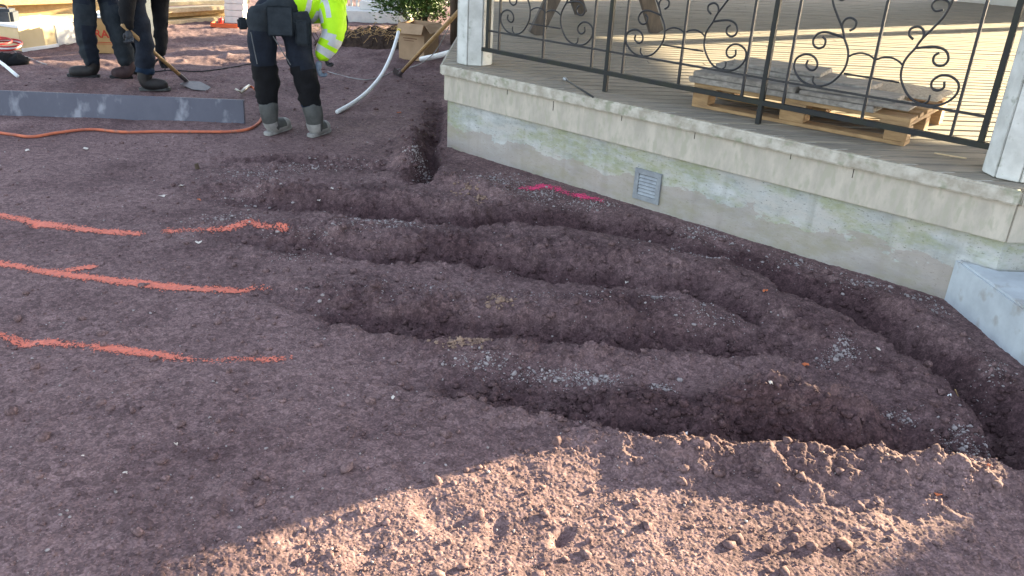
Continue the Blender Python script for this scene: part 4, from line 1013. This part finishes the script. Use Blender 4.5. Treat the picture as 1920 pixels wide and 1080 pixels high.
# white rimmed crate
c0, c1 = gz(at(42, 98)), gz(at(146, 83)); c0.z = c1.z = min(c0.z, c1.z); x = (c1 - c0).normalized(); y = Vector((-x.y, x.x, 0)); L_ = (c1 - c0).length; an = math.atan2(x.y, x.x)
cr = empty('plywood_crate', tuple(c0), 'low plywood crate with a white rim at the left, in front of the timber stack', 'crate')
def cq(u, v, z): r = c0 + x * u + y * v; return Vector((r.x, r.y, c0.z + z))
mb = MB(); mb.box(cq(L_ * .31, .25, .125), (L_ * .62, .5, .235), an); mb.build('side_panel', M_ply, cr, bevel=.004)
mb = MB(); mb.box(cq(L_ * .815, .25, .125), (L_ * .365, .49, .235), an); mb.build('wrapped_end', M_slab, cr, bevel=.012)
mb = MB(); mb.box(cq(L_ * .5, .25, .262), (L_ * 1.02, .53, .032), an); mb.build('rim', M_white_pl, cr, bevel=.004)
mb = MB(); mb.box(cq(L_ * .31, -.012, .022), (L_ * .63, .02, .034), an); mb.build('skirting', M_white_pl, cr, bevel=.002)
# dark tool case with coiled hose and bag at the far left
k0 = gz(at(8, 92)); kc = empty('tool_case', tuple(k0), 'dark grey case with rounded corners standing at the far left edge', 'case')
mb = MB(); mb.box(k0 + Vector((-.12, .12, .215)), (.48, .18, .39), R_(4)); mb.build('shell', M_greyplas, kc, bevel=.03)
mb = MB(); mb.tube(spline([k0 + Vector((-.20, .12, .40)), k0 + Vector((-.18, .12, .44)), k0 + Vector((.02, .12, .44)), k0 + Vector((.05, .12, .40))], 4), .013, 8); mb.build('handle', M_bark, kc, smooth=True)
cc = gz(at(20, 104)); hr = empty('coiled_cable', tuple(cc), 'red and white coiled lead lying on the black bag at the far left', 'cable')
for k, (m_, dx) in enumerate(((M_red, 0), (M_white_pl, .03), (M_red, .05), (M_red, -.04))):
    mb = torus(cc + Vector((-.04 + dx, -.05, .10 + .016 * k)), .17 - .012 * k, .009, (.08, -.1, 1), 30, 6); mb.build('loop', m_, hr, smooth=True)
bg_ = gz(at(12, 122)); mb = MB()
for i in range(4): mb.sphere(bg_ + Vector((-.22 + .10 * i, .05 * (i % 2), .03)), (.11, .12, .10 - .012 * i), 18, 12)
for v in mb.v:
    k = float(billow(np.array([v.x * 14.0]), np.array([v.y * 14.0 + v.z * 20]), 3, 5)[0]) - .6; v.x += .05 * k; v.y += .05 * k; v.z += .06 * k
tag(mb.build('black_bag', M_blackcloth, smooth=True), 'crumpled black bag on the soil under the coiled lead at the far left', 'bag')
# white block stack, orange tray and brown bucket
q0 = gz(at(436, 44))
for k in range(4):
    mb = MB(); mb.box(q0 + Vector((.02 + .004 * k, .12, .045 + .088 * k)), (.26, .2, .085), .05 * (k - 1), jit=.002)
    tag(mb.build('white_block', M_slab, bevel=.004), ('lowest', 'second', 'third', 'topmost')[k] + ' white block of the small stack left of the hi vis worker', 'block', 'white blocks stacked left of the hi vis worker')
q1 = gz(at(422, 55)); mb = MB(); mb.box(q1 + Vector((0, .05, .02)), (.36, .16, .035), .02)
mb.box(q1 + Vector((0, -.022, .048)), (.36, .012, .02), .02); mb.box(q1 + Vector((-.17, .05, .05)), (.012, .13, .025), .02); mb.box(q1 + Vector((.17, .05, .05)), (.012, .13, .025), .02)
tag(mb.build('orange_tray', M_orangepl, bevel=.003), 'flat orange red tray in front of the white block stack', 'tray')
mb = MB(); mb.tube([q1 + Vector((-.06, .02, .04)), q1 + Vector((-.05, .02, .10)), q1 + Vector((-.03, .02, .12))], [.03, .035, .015], 10)
tag(mb.build('red_bottle', M_red, smooth=True), 'small red container standing on the orange tray', 'bottle')
q2 = q0 + Vector((.02, .12, .398)); mb = MB(); mb.tube([q2, q2 + Vector((0, 0, .22)), q2 + Vector((0, 0, .24))], [.10, .13, .135], 16)
tag(mb.build('clay_bucket', mat('brown_clay', (.30, .13, .06), rough=.8), smooth=False), 'brown bucket standing on top of the white block stack', 'bucket')

# leaves and litter
def flake(px_, py_, L_, m_, label, cat, seed, grp):
    g = random.Random(seed); p = gz(at(px_, py_, .02)); a = g.uniform(0, 6.28); n = 9; mb = MB()
    c = p + Vector((0, 0, .006)); vs = [c + Vector((0, 0, .004))]
    for i in range(n):
        t = 2 * math.pi * i / n; r = L_ * .5 * (1 - .35 * abs(math.sin(t))) * g.uniform(.6, 1.1)
        vs.append(c + Vector((math.cos(t + a) * r, math.sin(t + a) * r * .8, g.uniform(-.002, .010))))
    lo_ = [v - Vector((0, 0, .0012)) for v in vs]
    mb.add(vs + lo_, [(0, 1 + i, 1 + (i + 1) % n) for i in range(n)] + [(n + 1, n + 2 + (i + 1) % n, n + 2 + i) for i in range(n)] + [(1 + i, n + 2 + i, n + 2 + (i + 1) % n, 1 + (i + 1) % n) for i in range(n)])
    tag(mb.build(cat.replace(' ', '_'), m_), label, cat, grp)
GL = 'leaves fallen on the soil'
for k, (x, y, l_, m_, lb, ct) in enumerate((
    (623, 364, .035, M_petal, 'small bleached leaf on the dug soil, right one of two near the first sprayed line', 'leaf'),
    (597, 371, .03, M_petal, 'greyish bleached leaf, left one of two on the dug soil near the first sprayed line', 'leaf'),
    (372, 371, .03, M_oleaf, 'small orange leaf above the first sprayed line', 'leaf'),
    (340, 346, .05, M_petal, 'pale curled leaf on the flat soil above the orange leaf', 'leaf'),
    (372, 452, .05, M_petal, 'pale torn leaf just below the broken sprayed dash', 'leaf'),
    (305, 362, .06, M_petal, 'flat pale leaf scrap on the flat soil right of centre of the slate board', 'leaf'),
    (160, 276, .06, M_petal, 'pale leaf below the orange hose, right of two', 'leaf'),
    (50, 278, .05, M_petal, 'pale leaf below the orange hose, left of two', 'leaf'),
    (1645, 661, .035, M_petal, 'bleached crumpled leaf on the plateau between the last two trenches', 'leaf'),
    (1779, 745, .018, M_white_pl, 'tiny white plastic scrap beside a thin twig', 'plastic scrap'),
    (1285, 818, .020, M_white_pl, 'tiny pale blue white scrap on the crest of the nearest trench', 'plastic scrap'),
    (1435, 768, .022, M_petal, 'small white flake on the far wall of the nearest trench', 'leaf'),
    (1759, 928, .028, M_oleaf, 'bright orange leaf at the edge of the sunlit patch', 'leaf'),
    (1847, 893, .018, M_oleaf, 'dull red leaf on the shaded soil near the right edge', 'leaf'),
    (1433, 553, .035, M_oleaf, 'rusty leaf fragment beside the third trench', 'leaf'),
    (1511, 684, .04, M_oleaf, 'orange brown leaf at the end of the second trench', 'leaf'),
    (737, 742, .022, M_petal, 'pale pinkish flake left of the nearest trench', 'leaf'),
    (330, 827, .016, M_petal, 'small white flake in the left foreground, upper right of three', 'leaf'),
    (233, 880, .024, M_petal, 'white flake in the left foreground, lowest of three', 'leaf'),
    (155, 851, .014, M_petal, 'small white flake in the left foreground, farthest left of three', 'leaf'),
    (748, 210, .05, M_oleaf, 'rusty leaf on the soil left of the pavilion corner', 'leaf'),
    (1178, 507, .03, M_petal, 'white speck like leaf standing in the third trench', 'leaf'))):
    flake(x, y, l_, m_, lb, ct, k, GL if ct == 'leaf' else None)
a, b = gz(at(1788, 740)), gz(at(1822, 724)); tag(MB().tube([a + Vector((0, 0, .01)), (a + b) / 2 + Vector((0, 0, .02)), b + Vector((0, 0, .012))], .0025, 5).build('twig', M_straw), 'thin pale twig on the soil plateau near the right edge', 'twig')
a = gz(at(372, 318)); tag(MB().tube([a + Vector((0, 0, -.03)), a + Vector((-.01, 0, .035))], [.016, .012], 8).build('wooden_peg', M_bark), 'short brown wooden peg sticking out of the soil by the upper mound', 'peg')

# ================================================================== people
def skin_mesh(name, joints, edges, m_, parent, lvl=2, wrinkle=0.0, wscale=18, root=0, mats=None, pick=None, seed=0):
    """one continuous skinned surface over a joint graph: joints = [(Vector, rx, ry)]"""
    og = origin_of(parent)
    me = bpy.data.meshes.new('tmp'); me.from_pydata([tuple(j[0] - og) for j in joints], edges, [])
    ob = bpy.data.objects.new('tmp', me); C.objects.link(ob)
    md = ob.modifiers.new('s', 'SKIN'); md.use_smooth_shade = True; md.branch_smoothing = .6
    for i, j in enumerate(joints):
        v = me.skin_vertices[0].data[i]; v.radius = (j[1], j[2] if len(j) > 2 else j[1]); v.use_root = (i == root)
    sd_ = ob.modifiers.new('d', 'SUBSURF'); sd_.levels = lvl; sd_.render_levels = lvl
    bpy.context.view_layer.update()
    out = bpy.data.meshes.new_from_object(ob.evaluated_get(bpy.context.evaluated_depsgraph_get()))
    bpy.data.objects.remove(ob); out.name = name
    n = len(out.vertices); co_ = np.empty(n * 3, np.float32); out.vertices.foreach_get('co', co_); co_ = co_.reshape(-1, 3)
    if wrinkle:
        nr = np.empty(n * 3, np.float32); out.vertices.foreach_get('normal', nr); nr = nr.reshape(-1, 3)
        a = billow(co_[:, 0] * wscale + co_[:, 1] * wscale * .7 + seed, co_[:, 2] * wscale * 1.5 - co_[:, 0] * wscale * .6, 2, seed) - .6
        co_ += nr * (a * wrinkle)[:, None]; out.vertices.foreach_set('co', co_.ravel())
    out.materials.clear()
    for q in (mats or [m_]): out.materials.append(q)
    for p in out.polygons:
        p.use_smooth = True
        if pick: p.material_index = pick(p.center + og)
    out.update()
    o = bpy.data.objects.new(name, out); C.objects.link(o); o.parent = parent
    return o
def lerp_chain(pts, n=2):
    """[(v, rx, ry)...] densified"""
    out = []
    for a, b in zip(pts[:-1], pts[1:]):
        for k in range(n):
            t = k / n; out.append((a[0].lerp(b[0], t), a[1] + (b[1] - a[1]) * t, a[2] + (b[2] - a[2]) * t))
    out.append(pts[-1]); return out
class Graph:
    def __init__(s): s.j = []; s.e = []
    def node(s, p, rx, ry=None): s.j.append((Vector(p), rx, ry if ry else rx)); return len(s.j) - 1
    def chain(s, start, pts):
        k = start
        for p in pts:
            n = s.node(*p)
            if k is not None: s.e.append((k, n))
            k = n
        return k
def hand(parent, wrist, direc, palm_n, m_, name='glove', curl=.6, sgn=1, sc=1.0):
    """palm, four unequal curled fingers and a thumb leaving the side of the palm"""
    d = Vector(direc).normalized(); n = Vector(palm_n); n = (n - d * n.dot(d)).normalized(); s = d.cross(n) * sgn
    g = Graph(); w0_ = g.node(wrist, .030, .024)
    pm = g.chain(w0_, [(Vector(wrist) + d * .04 * sc, .034, .022), (Vector(wrist) + d * .075 * sc, .036, .02)])
    o1 = skin_mesh(name, g.j, g.e, m_, parent, 2)
    for k, L_ in enumerate((.078, .088, .082, .064)):
        b = Vector(wrist) + d * .078 * sc + s * (.027 - .018 * k) * sc; p = b; dd = d.copy(); ch = [(b - d * .02, .0095, .0095)]
        for st in (.42, .33, .25):
            dd = (Matrix.Rotation(curl * (1 if st == .42 else 1.15), 3, s * (-sgn)) @ dd) if True else dd
            p = p + dd * L_ * st * sc; ch.append((p.copy(), .0095, .0095))
        g = Graph(); g.chain(None, ch); f = skin_mesh('finger', g.j, g.e, m_, parent, 1); f.parent = o1; f.location = (0, 0, 0)
    b = Vector(wrist) + d * .025 * sc + s * .03 * sc; td = (d * .55 + s * .7 + n * .5).normalized()
    g = Graph(); g.chain(None, [(b, .013, .013), (b + td * .035, .0115, .0115), (b + td * .035 + (td + d * .8 + n * .6).normalized() * .032, .010, .010)])
    f = skin_mesh('thumb', g.j, g.e, m_, parent, 1); f.parent = o1
    return o1
def boot(parent, heel, toe, ankle, shaft_top, m_upper, m_light=None, sole_m=None, name='boot', rsh=.062):
    """sole outline, foot upper and shaft"""
    heel = Vector(heel); toe = Vector(toe); d = (toe - heel); L_ = d.length; d.normalize(); up = Vector((0, 0, 1)); sd_ = up.cross(d).normalized(); up = d.cross(sd_)
    g = Graph()
    a = g.node(shaft_top, rsh * 1.1, rsh * 1.1)
    k = g.chain(a, [((Vector(shaft_top) + Vector(ankle)) / 2, rsh * 1.08, rsh * 1.08), (Vector(ankle), .066, .070), (heel + d * .085 * L_ / .30 + up * .050, .062, .068)])
    g.chain(k, [(heel + d * .15 * L_ / .30 + up * .052, .060, .064), (heel + d * .21 * L_ / .30 + up * .044, .060, .056), (heel + d * .282 * L_ / .30 + up * .038, .052, .046)])
    lt = m_light or m_upper
    o1 = skin_mesh(name, g.j, g.e, m_upper, parent, 2, mats=[m_upper, lt],
                   pick=(lambda c: 1 if ((c - heel).dot(up) < .095 and ((c - heel).dot(d) < .075 or (c - heel).dot(d) > .195 * L_ / .30)) or ((c - heel).dot(up) < .045) else 0))
    prof = [(.018, .022), (.03, .033), (.08, .038), (.15, .036), (.21, .043), (.26, .040), (.290, .024), (.300, .0)]
    out = [(x * L_ / .30, w_) for x, w_ in prof]; poly = [(x, w_) for x, w_ in out] + [(x, -w_) for x, w_ in out[::-1][1:]]
    mb = MB(); n_ = len(poly)
    vs = [heel + d * x + sd_ * y + up * z for z in (0, .026) for x, y in poly]
    mb.add(vs, [tuple(range(n_))[::-1], tuple(range(n_, 2 * n_))] + [(i, (i + 1) % n_, n_ + (i + 1) % n_, n_ + i) for i in range(n_)])
    so_ = mb.build('sole', sole_m or lt, parent, bevel=.004); so_.parent = o1
    return o1
def head(parent, c, fwd, up, g, neck):
    """extra joints so that the continuous body ends in a skull with chin and nose"""
    f = Vector(fwd).normalized(); u = Vector(up).normalized()
    k = g.chain(neck, [(c - u * .06 - f * .0, .055, .055), (c + u * .02 - f * .01, .082, .09), (c + u * .085 - f * .01, .068, .075)])
    ch = g.chain(len(g.j) - 2, [(c - u * .055 + f * .055, .040, .035)])
    return k
def face(parent, c, fwd, up):
    f = Vector(fwd).normalized(); u = Vector(up).normalized(); s = f.cross(u).normalized()
    hb = MB(); hb.sphere(c + u * .045 - f * .022, (.094, .094, .094), 16, 10); hb.build('hair', M_hair, parent, smooth=True)
    nb = MB(); nb.tube([c + f * .080 + u * .035, c + f * .105 - u * .002, c + f * .088 - u * .012], [.008, .014, .010], 8); nb.build('nose', M_skin, parent, smooth=True)
    for sg in (-1, 1):
        eb = MB(); eb.sphere(c + f * .078 + u * .025 + s * sg * .032, .011, 8, 6); eb.build('eye', M_white_pl, parent, smooth=True)
        er = MB(); er.sphere(c + s * sg * .085 + u * .005 - f * .005, (.014, .022, .03), 8, 6); er.build('ear', M_skin, parent, smooth=True)
    mo = MB(); mo.bar(c + f * .083 - u * .042 - s * .022, c + f * .083 - u * .042 + s * .022, .010, .008); mo.build('mouth', M_red, parent, bevel=.002)

def worker(name, base, label, pel, hips, knees, ankles, heels, toes, chest, shoulders, elbows, wrists, neck, hd, fwd, up, tro, jac, boots, glove, hand_dirs, palm, rthigh=.10, shaft_h=.16, seeds=0, hem=None, jr=1.0, tpick=None, tmats=None, jpick=None, jmats=None, waist_r=.15, hemr=.076, bshaft=.062):
    root = empty(name, tuple(base), label, 'worker', None)
    # body: one continuous surface
    g = Graph(); p0 = g.node(pel, .12, .10)
    for i in (0, 1):
        g.chain(p0, [(hips[i], .085, .085), (hips[i].lerp(knees[i], .5), .075, .075), (knees[i], .055, .055), (knees[i].lerp(ankles[i], .4), .052, .052), (ankles[i], .034, .034), (ankles[i].lerp(toes[i], .35) + Vector((0, 0, .01)), .022, .020)])
    c_ = g.chain(p0, [(pel.lerp(chest, .5), .085, .075), (chest, .11, .09)])
    for i in (0, 1):
        g.chain(c_, [(shoulders[i], .05, .05), (shoulders[i].lerp(elbows[i], .5), .042, .042), (elbows[i], .036, .036), (elbows[i].lerp(wrists[i], .5), .032, .032), (wrists[i], .025, .025)])
    nk = g.chain(c_, [(neck, .055, .055)]); head(root, hd, fwd, up, g, nk)
    tx_ = chest - pel
    body = skin_mesh('body', g.j, g.e, M_skin, root, 2, mats=[M_skin, M_navy], pick=lambda c: 1 if (c - pel - tx_ * min(1, max(-.3, (c - pel).dot(tx_) / tx_.length_squared))).length < .24 else 0); face(root, hd, fwd, up)
    # trousers
    g = Graph(); p0 = g.node(pel, .168, .158)
    for i in (0, 1):
        kf = knees[i]; an_ = ankles[i]
        g.chain(p0, [(hips[i], .122, .122), (hips[i].lerp(kf, .33), rthigh * 1.10, rthigh * 1.10), (hips[i].lerp(kf, .7), rthigh, rthigh), (kf, rthigh * .92, rthigh * .92),
                     (kf.lerp(an_, .3), rthigh * .90, rthigh * .90), (kf.lerp(an_, .62), hemr * 1.06, hemr * 1.06), (kf.lerp(an_, .62 if hem is None else hem), hemr, hemr)])
    g.chain(p0, [(pel.lerp(chest, .45), waist_r * 1.1, waist_r)])
    skin_mesh('trousers', g.j, g.e, tro, root, 2, wrinkle=.034, wscale=10, mats=tmats, pick=tpick, seed=seeds)
    # jacket
    g = Graph(); b0_ = g.node(pel.lerp(chest, .12), .17 * jr, .16 * jr)
    c_ = g.chain(b0_, [(pel.lerp(chest, .55), .165 * jr, .16 * jr), (chest, .16 * jr, .155 * jr)])
    g.chain(c_, [(chest.lerp(neck, .45), .13 * jr, .13 * jr), (chest.lerp(neck, .8), .075, .075)])
    skin_mesh('jacket', g.j, g.e, jac, root, 2, wrinkle=.024, wscale=10, mats=jmats, pick=jpick, seed=seeds + 3)
    for i in (0, 1):
        g = Graph(); a_ = g.node(chest.lerp(shoulders[i], .45), .11 * jr)
        g.chain(a_, [(shoulders[i], .095 * jr, .095 * jr), (shoulders[i].lerp(elbows[i], .5), .083 * jr, .083 * jr), (elbows[i], .078 * jr, .078 * jr), (elbows[i].lerp(wrists[i], .5), .066 * jr, .066 * jr), (elbows[i].lerp(wrists[i], 1.03), .046 * jr, .046 * jr)])
        skin_mesh('sleeve', g.j, g.e, jac, root, 2, wrinkle=.022, wscale=11, mats=jmats, pick=jpick, seed=seeds + 5 + i)
    for i in (0, 1):
        bu, blt, bs = boots[i]
        boot(root, heels[i], toes[i], ankles[i] + Vector((0, 0, .02)), ankles[i].lerp(knees[i], shaft_h / max(.01, (knees[i] - ankles[i]).length)), bu, blt, bs, rsh=bshaft)
        hand(root, wrists[i], hand_dirs[i], palm[i], glove[i], curl=.75, sgn=1 if i else -1)
    return root

# ---- worker in the hi vis jacket, bending over beside the slate board
def foot(px_, py_, dz=0.0): p = at(px_, py_, .0); return Vector((p.x, p.y, tz(p.x, p.y) + dz))
hL, hR = foot(496, 256, .002), foot(578, 259, .002); tL, tR = foot(545, 240, .004), foot(618, 246, .004)
YL, YR = hL.y + .06, hR.y + .06
aL, aR = aty(506, 226, YL), aty(591, 229, YR)
kL, kR = aty(498, 140, YL + .04), aty(571, 142, YR + .05)
HL, HR = aty(486, 10, YL + .02), aty(545, 18, YR + .12)
pel = (HL + HR) / 2 + Vector((.0, .0, .09))
chest = aty(603, 2, YR + .40); shL, shR = aty(602, -26, YR + .70), aty(622, 14, YR + .22)
elR, wrR = aty(628, 66, YR + .16), aty(598, 114, YR + .12)
elL, wrL = aty(640, 40, YR + .75), aty(612, 96, YR + .62)
nk = aty(650, -36, YR + .6); hd = aty(686, -58, YR + .70)
zk = kL.z
def tp1(c):
    if c.z < zk + .07 and c.z > zk - .20: return 1
    if c.z <= zk - .20: return 3
    if c.z > zk + .30: return 2
    return 0
ux = (wrR - elR).normalized()
tdir = (chest - pel).normalized()
def jp1(c):
    t = (c - elR).dot(ux) / (wrR - elR).length
    near_arm = ((c - elR) - ux * (c - elR).dot(ux)).length < .12
    if near_arm and (.02 < t < .30 or .48 < t < .74): return 1
    t2 = (c - pel).dot(tdir) / (chest - pel).length
    if not near_arm and (.36 < t2 < .44 or .62 < t2 < .70): return 1
    q = (c - elL); u2 = (wrL - elL).normalized()
    if (q - u2 * q.dot(u2)).length < .1 and q.dot(u2) > -.05: return 2
    return 0
w1 = worker('person', ((hL.x + hR.x) / 2, (hL.y + hR.y) / 2, 0), 'worker in a yellow hi vis jacket bending over beside the end of the slate board',
    pel, (HL, HR), (kL, kR), (aL, aR), (hL, hR), (tL, tR), chest, (shL, shR), (elL, elR), (wrL, wrR), nk, hd, (.8, .2, -.6), (.6, .3, .6),
    M_navy, M_hivis, ((M_bootgrey, M_bootlight, M_bootlight),) * 2, (M_glove, M_gloveblue), ((-.15, 0, -1), (-.15, .05, -1)), ((-1, 0, 0), (-1, 0, 0)),
    rthigh=.106, shaft_h=.155, seeds=1, hem=.74, tmats=[M_navy, M_blackcloth, M_slatecloth, M_bluecloth], tpick=tp1, jmats=[M_hivis, M_reflect, M_navy], jpick=jp1, jr=1.22, waist_r=.17, hemr=.078, bshaft=.072)
# hanging holster pockets and a knee pad flap
def pad(parent, c, w_, h_, t_, rz, name, m_, tilt=0):
    mb = MB(); mb.box(c, (w_, t_, h_), rot=Matrix.Rotation(rz, 3, 'Z') @ Matrix.Rotation(tilt, 3, 'X') ); return mb.build(name, m_, parent, bevel=.012)
pad(w1, aty(566, 62, YR - .06), .095, .17, .03, R_(12), 'holster_pocket', M_slatecloth, R_(4))
pad(w1, aty(525, 40, YL - .09), .18, .20, .016, R_(5), 'back_pocket', M_slatecloth, R_(-8))
pad(w1, aty(455, 44, YL + .05), .07, .08, .05, R_(35), 'side_pocket', M_slatecloth)
for (x0, y0, x1, y1, yy) in ((512, 68, 545, 122, YR - .03), (470, 60, 482, 120, YL - .02)):
    mb = MB(); mb.tube([aty(x0, y0, yy - .085), aty((x0 + x1) / 2, (y0 + y1) / 2, yy - .088), aty(x1, y1, yy - .075)], .004, 5); mb.build('seam', M_seam, w1)

# ---- worker A: navy trousers, striding to the left
hA1, tA1 = foot(192, 148, .002), foot(126, 147, .002); hA2, tA2 = foot(252, 147, .002), foot(206, 150, .002)
YA = hA1.y
aA1, aA2 = aty(176, 130, YA), aty(242, 128, hA2.y)
kA1, kA2 = aty(160, 66, YA - .04), aty(226, 74, hA2.y - .02)
HA1, HA2 = aty(158, -20, YA + .02), aty(196, -18, YA + .16)
pA = (HA1 + HA2) / 2 + Vector((0, 0, .09)); chA = pA + Vector((-.10, .05, .42))
sA1, sA2 = chA + Vector((-.02, -.20, .06)), chA + Vector((.02, .20, .06))
eA1, eA2 = sA1 + Vector((-.05, -.05, -.29)), sA2 + Vector((-.12, .05, -.27)); wA1, wA2 = eA1 + Vector((-.16, .04, -.17)), eA2 + Vector((-.20, -.02, -.12))
nA = chA + Vector((-.03, 0, .17)); hdA = chA + Vector((-.07, 0, .30)); zA = kA1.z
worker('person', ((hA1.x + hA2.x) / 2, YA, 0), 'worker in dark slate trousers stepping to the left, seen from the waist down',
    pA, (HA1, HA2), (kA1, kA2), (aA1, aA2), (hA1, hA2), (tA1, tA2), chA, (sA1, sA2), (eA1, eA2), (wA1, wA2), nA, hdA, (-1, 0, -.2), (-.1, 0, 1),
    M_slatecloth, M_navy, ((M_bootblack, M_bootblack, M_black), (M_bootbrown, M_bootbrown, M_black)), (M_glove, M_glove), ((-.5, 0, -1), (-.6, 0, -.8)), ((0, 1, 0), (0, -1, 0)),
    rthigh=.100, shaft_h=.10, seeds=5, hem=.93, tmats=[M_slatecloth, M_navy, M_blackcloth], tpick=lambda c: 1 if c.z < zA + .1 and c.x > kA1.x + .02 and c.x < kA1.x + .2 else (1 if c.z > zA + .28 else 0), hemr=.084)

# ---- worker B: black jacket, digging with a spade
hB1, tB1 = foot(258, 171, .002), foot(322, 172, .002); hB2, tB2 = foot(226, 139, .002), foot(262, 137, .002)
YB = hB1.y + .02
aB1, aB2 = aty(272, 150, YB), aty(240, 118, hB2.y + .02)
kB1, kB2 = aty(271, 88, YB + .02), aty(250, 60, hB2.y - .02)
HB1, HB2 = aty(248, 8, YB + .06), aty(240, -5, YB + .38)
pB = (HB1 + HB2) / 2 + Vector((-.02, 0, .09)); chB = aty(292, -42, YB + .34)
sB1, sB2 = aty(262, -38, YB + .06), aty(300, -8, YB + .42)
wB1, wB2 = aty(240, 56, YB - .14), aty(302, 104, YB + .20)
eB1 = aty(236, 4, YB - .10); eB2 = aty(301, 50, YB + .34)
nB = chB + Vector((.13, .02, .04)); hdB = chB + Vector((.27, .02, .05)); zB = kB1.z
s0_, s1_ = aty(229, 46, YB - .17), aty(350, 152, YB + .34)
wB = worker('person', (hB1.x, YB, 0), 'stooping worker in a black jacket digging with a wooden handled spade behind the slate board',
    pB, (HB1, HB2), (kB1, kB2), (aB1, aB2), (hB1, hB2), (tB1, tB2), chB, (sB1, sB2), (eB1, eB2), (wB1, wB2), nB, hdB, (.7, 0, -.7), (.7, 0, .6),
    M_navy, M_blackcloth, ((M_bootblack, M_bootblack, M_bootgrey),) * 2, (M_glove, M_glove), ((.15, -.1, -1), (.15, -.2, -1)), ((0, 1, 0), (-.2, -1, 0)),
    rthigh=.098, shaft_h=.10, seeds=9, hem=.90, tmats=[M_navy, M_bluecloth], tpick=lambda c: 1 if c.z < zB - .17 else 0, jr=.93, hemr=.084)
sp_ = empty('spade', tuple(gz(at(350, 160))), 'wooden handled spade held by the stooping worker, its steel blade on the soil', 'spade')
mb = MB(); mb.tube([s0_, s0_.lerp(s1_, .5), s1_], [.018, .017, .018], 10); mb.build('handle', M_handle, sp_, smooth=True)
mb = MB(); d_ = (s1_ - s0_).normalized(); e_ = foot(388, 172, .006); dv = (e_ - s1_); sd_ = dv.cross(Vector((0, 0, 1))).normalized()
mb.tube([s1_ - d_ * .10, s1_ + d_ * .03], [.021, .018], 8); 
top = [s1_ + sd_ * .02, s1_ - sd_ * .02, s1_ + dv * .18 - sd_ * .10, s1_ + dv * .75 - sd_ * .09, e_, s1_ + dv * .75 + sd_ * .09, s1_ + dv * .18 + sd_ * .10]
bot = [p - Vector((0, 0, .006)) for p in top]
mb.add(top + bot, [(0, 1, 2, 3, 4, 5, 6), (13, 12, 11, 10, 9, 8, 7)] + [(i, (i + 1) % 7, 7 + (i + 1) % 7, 7 + i) for i in range(7)]); mb.build('blade', M_steel, sp_)
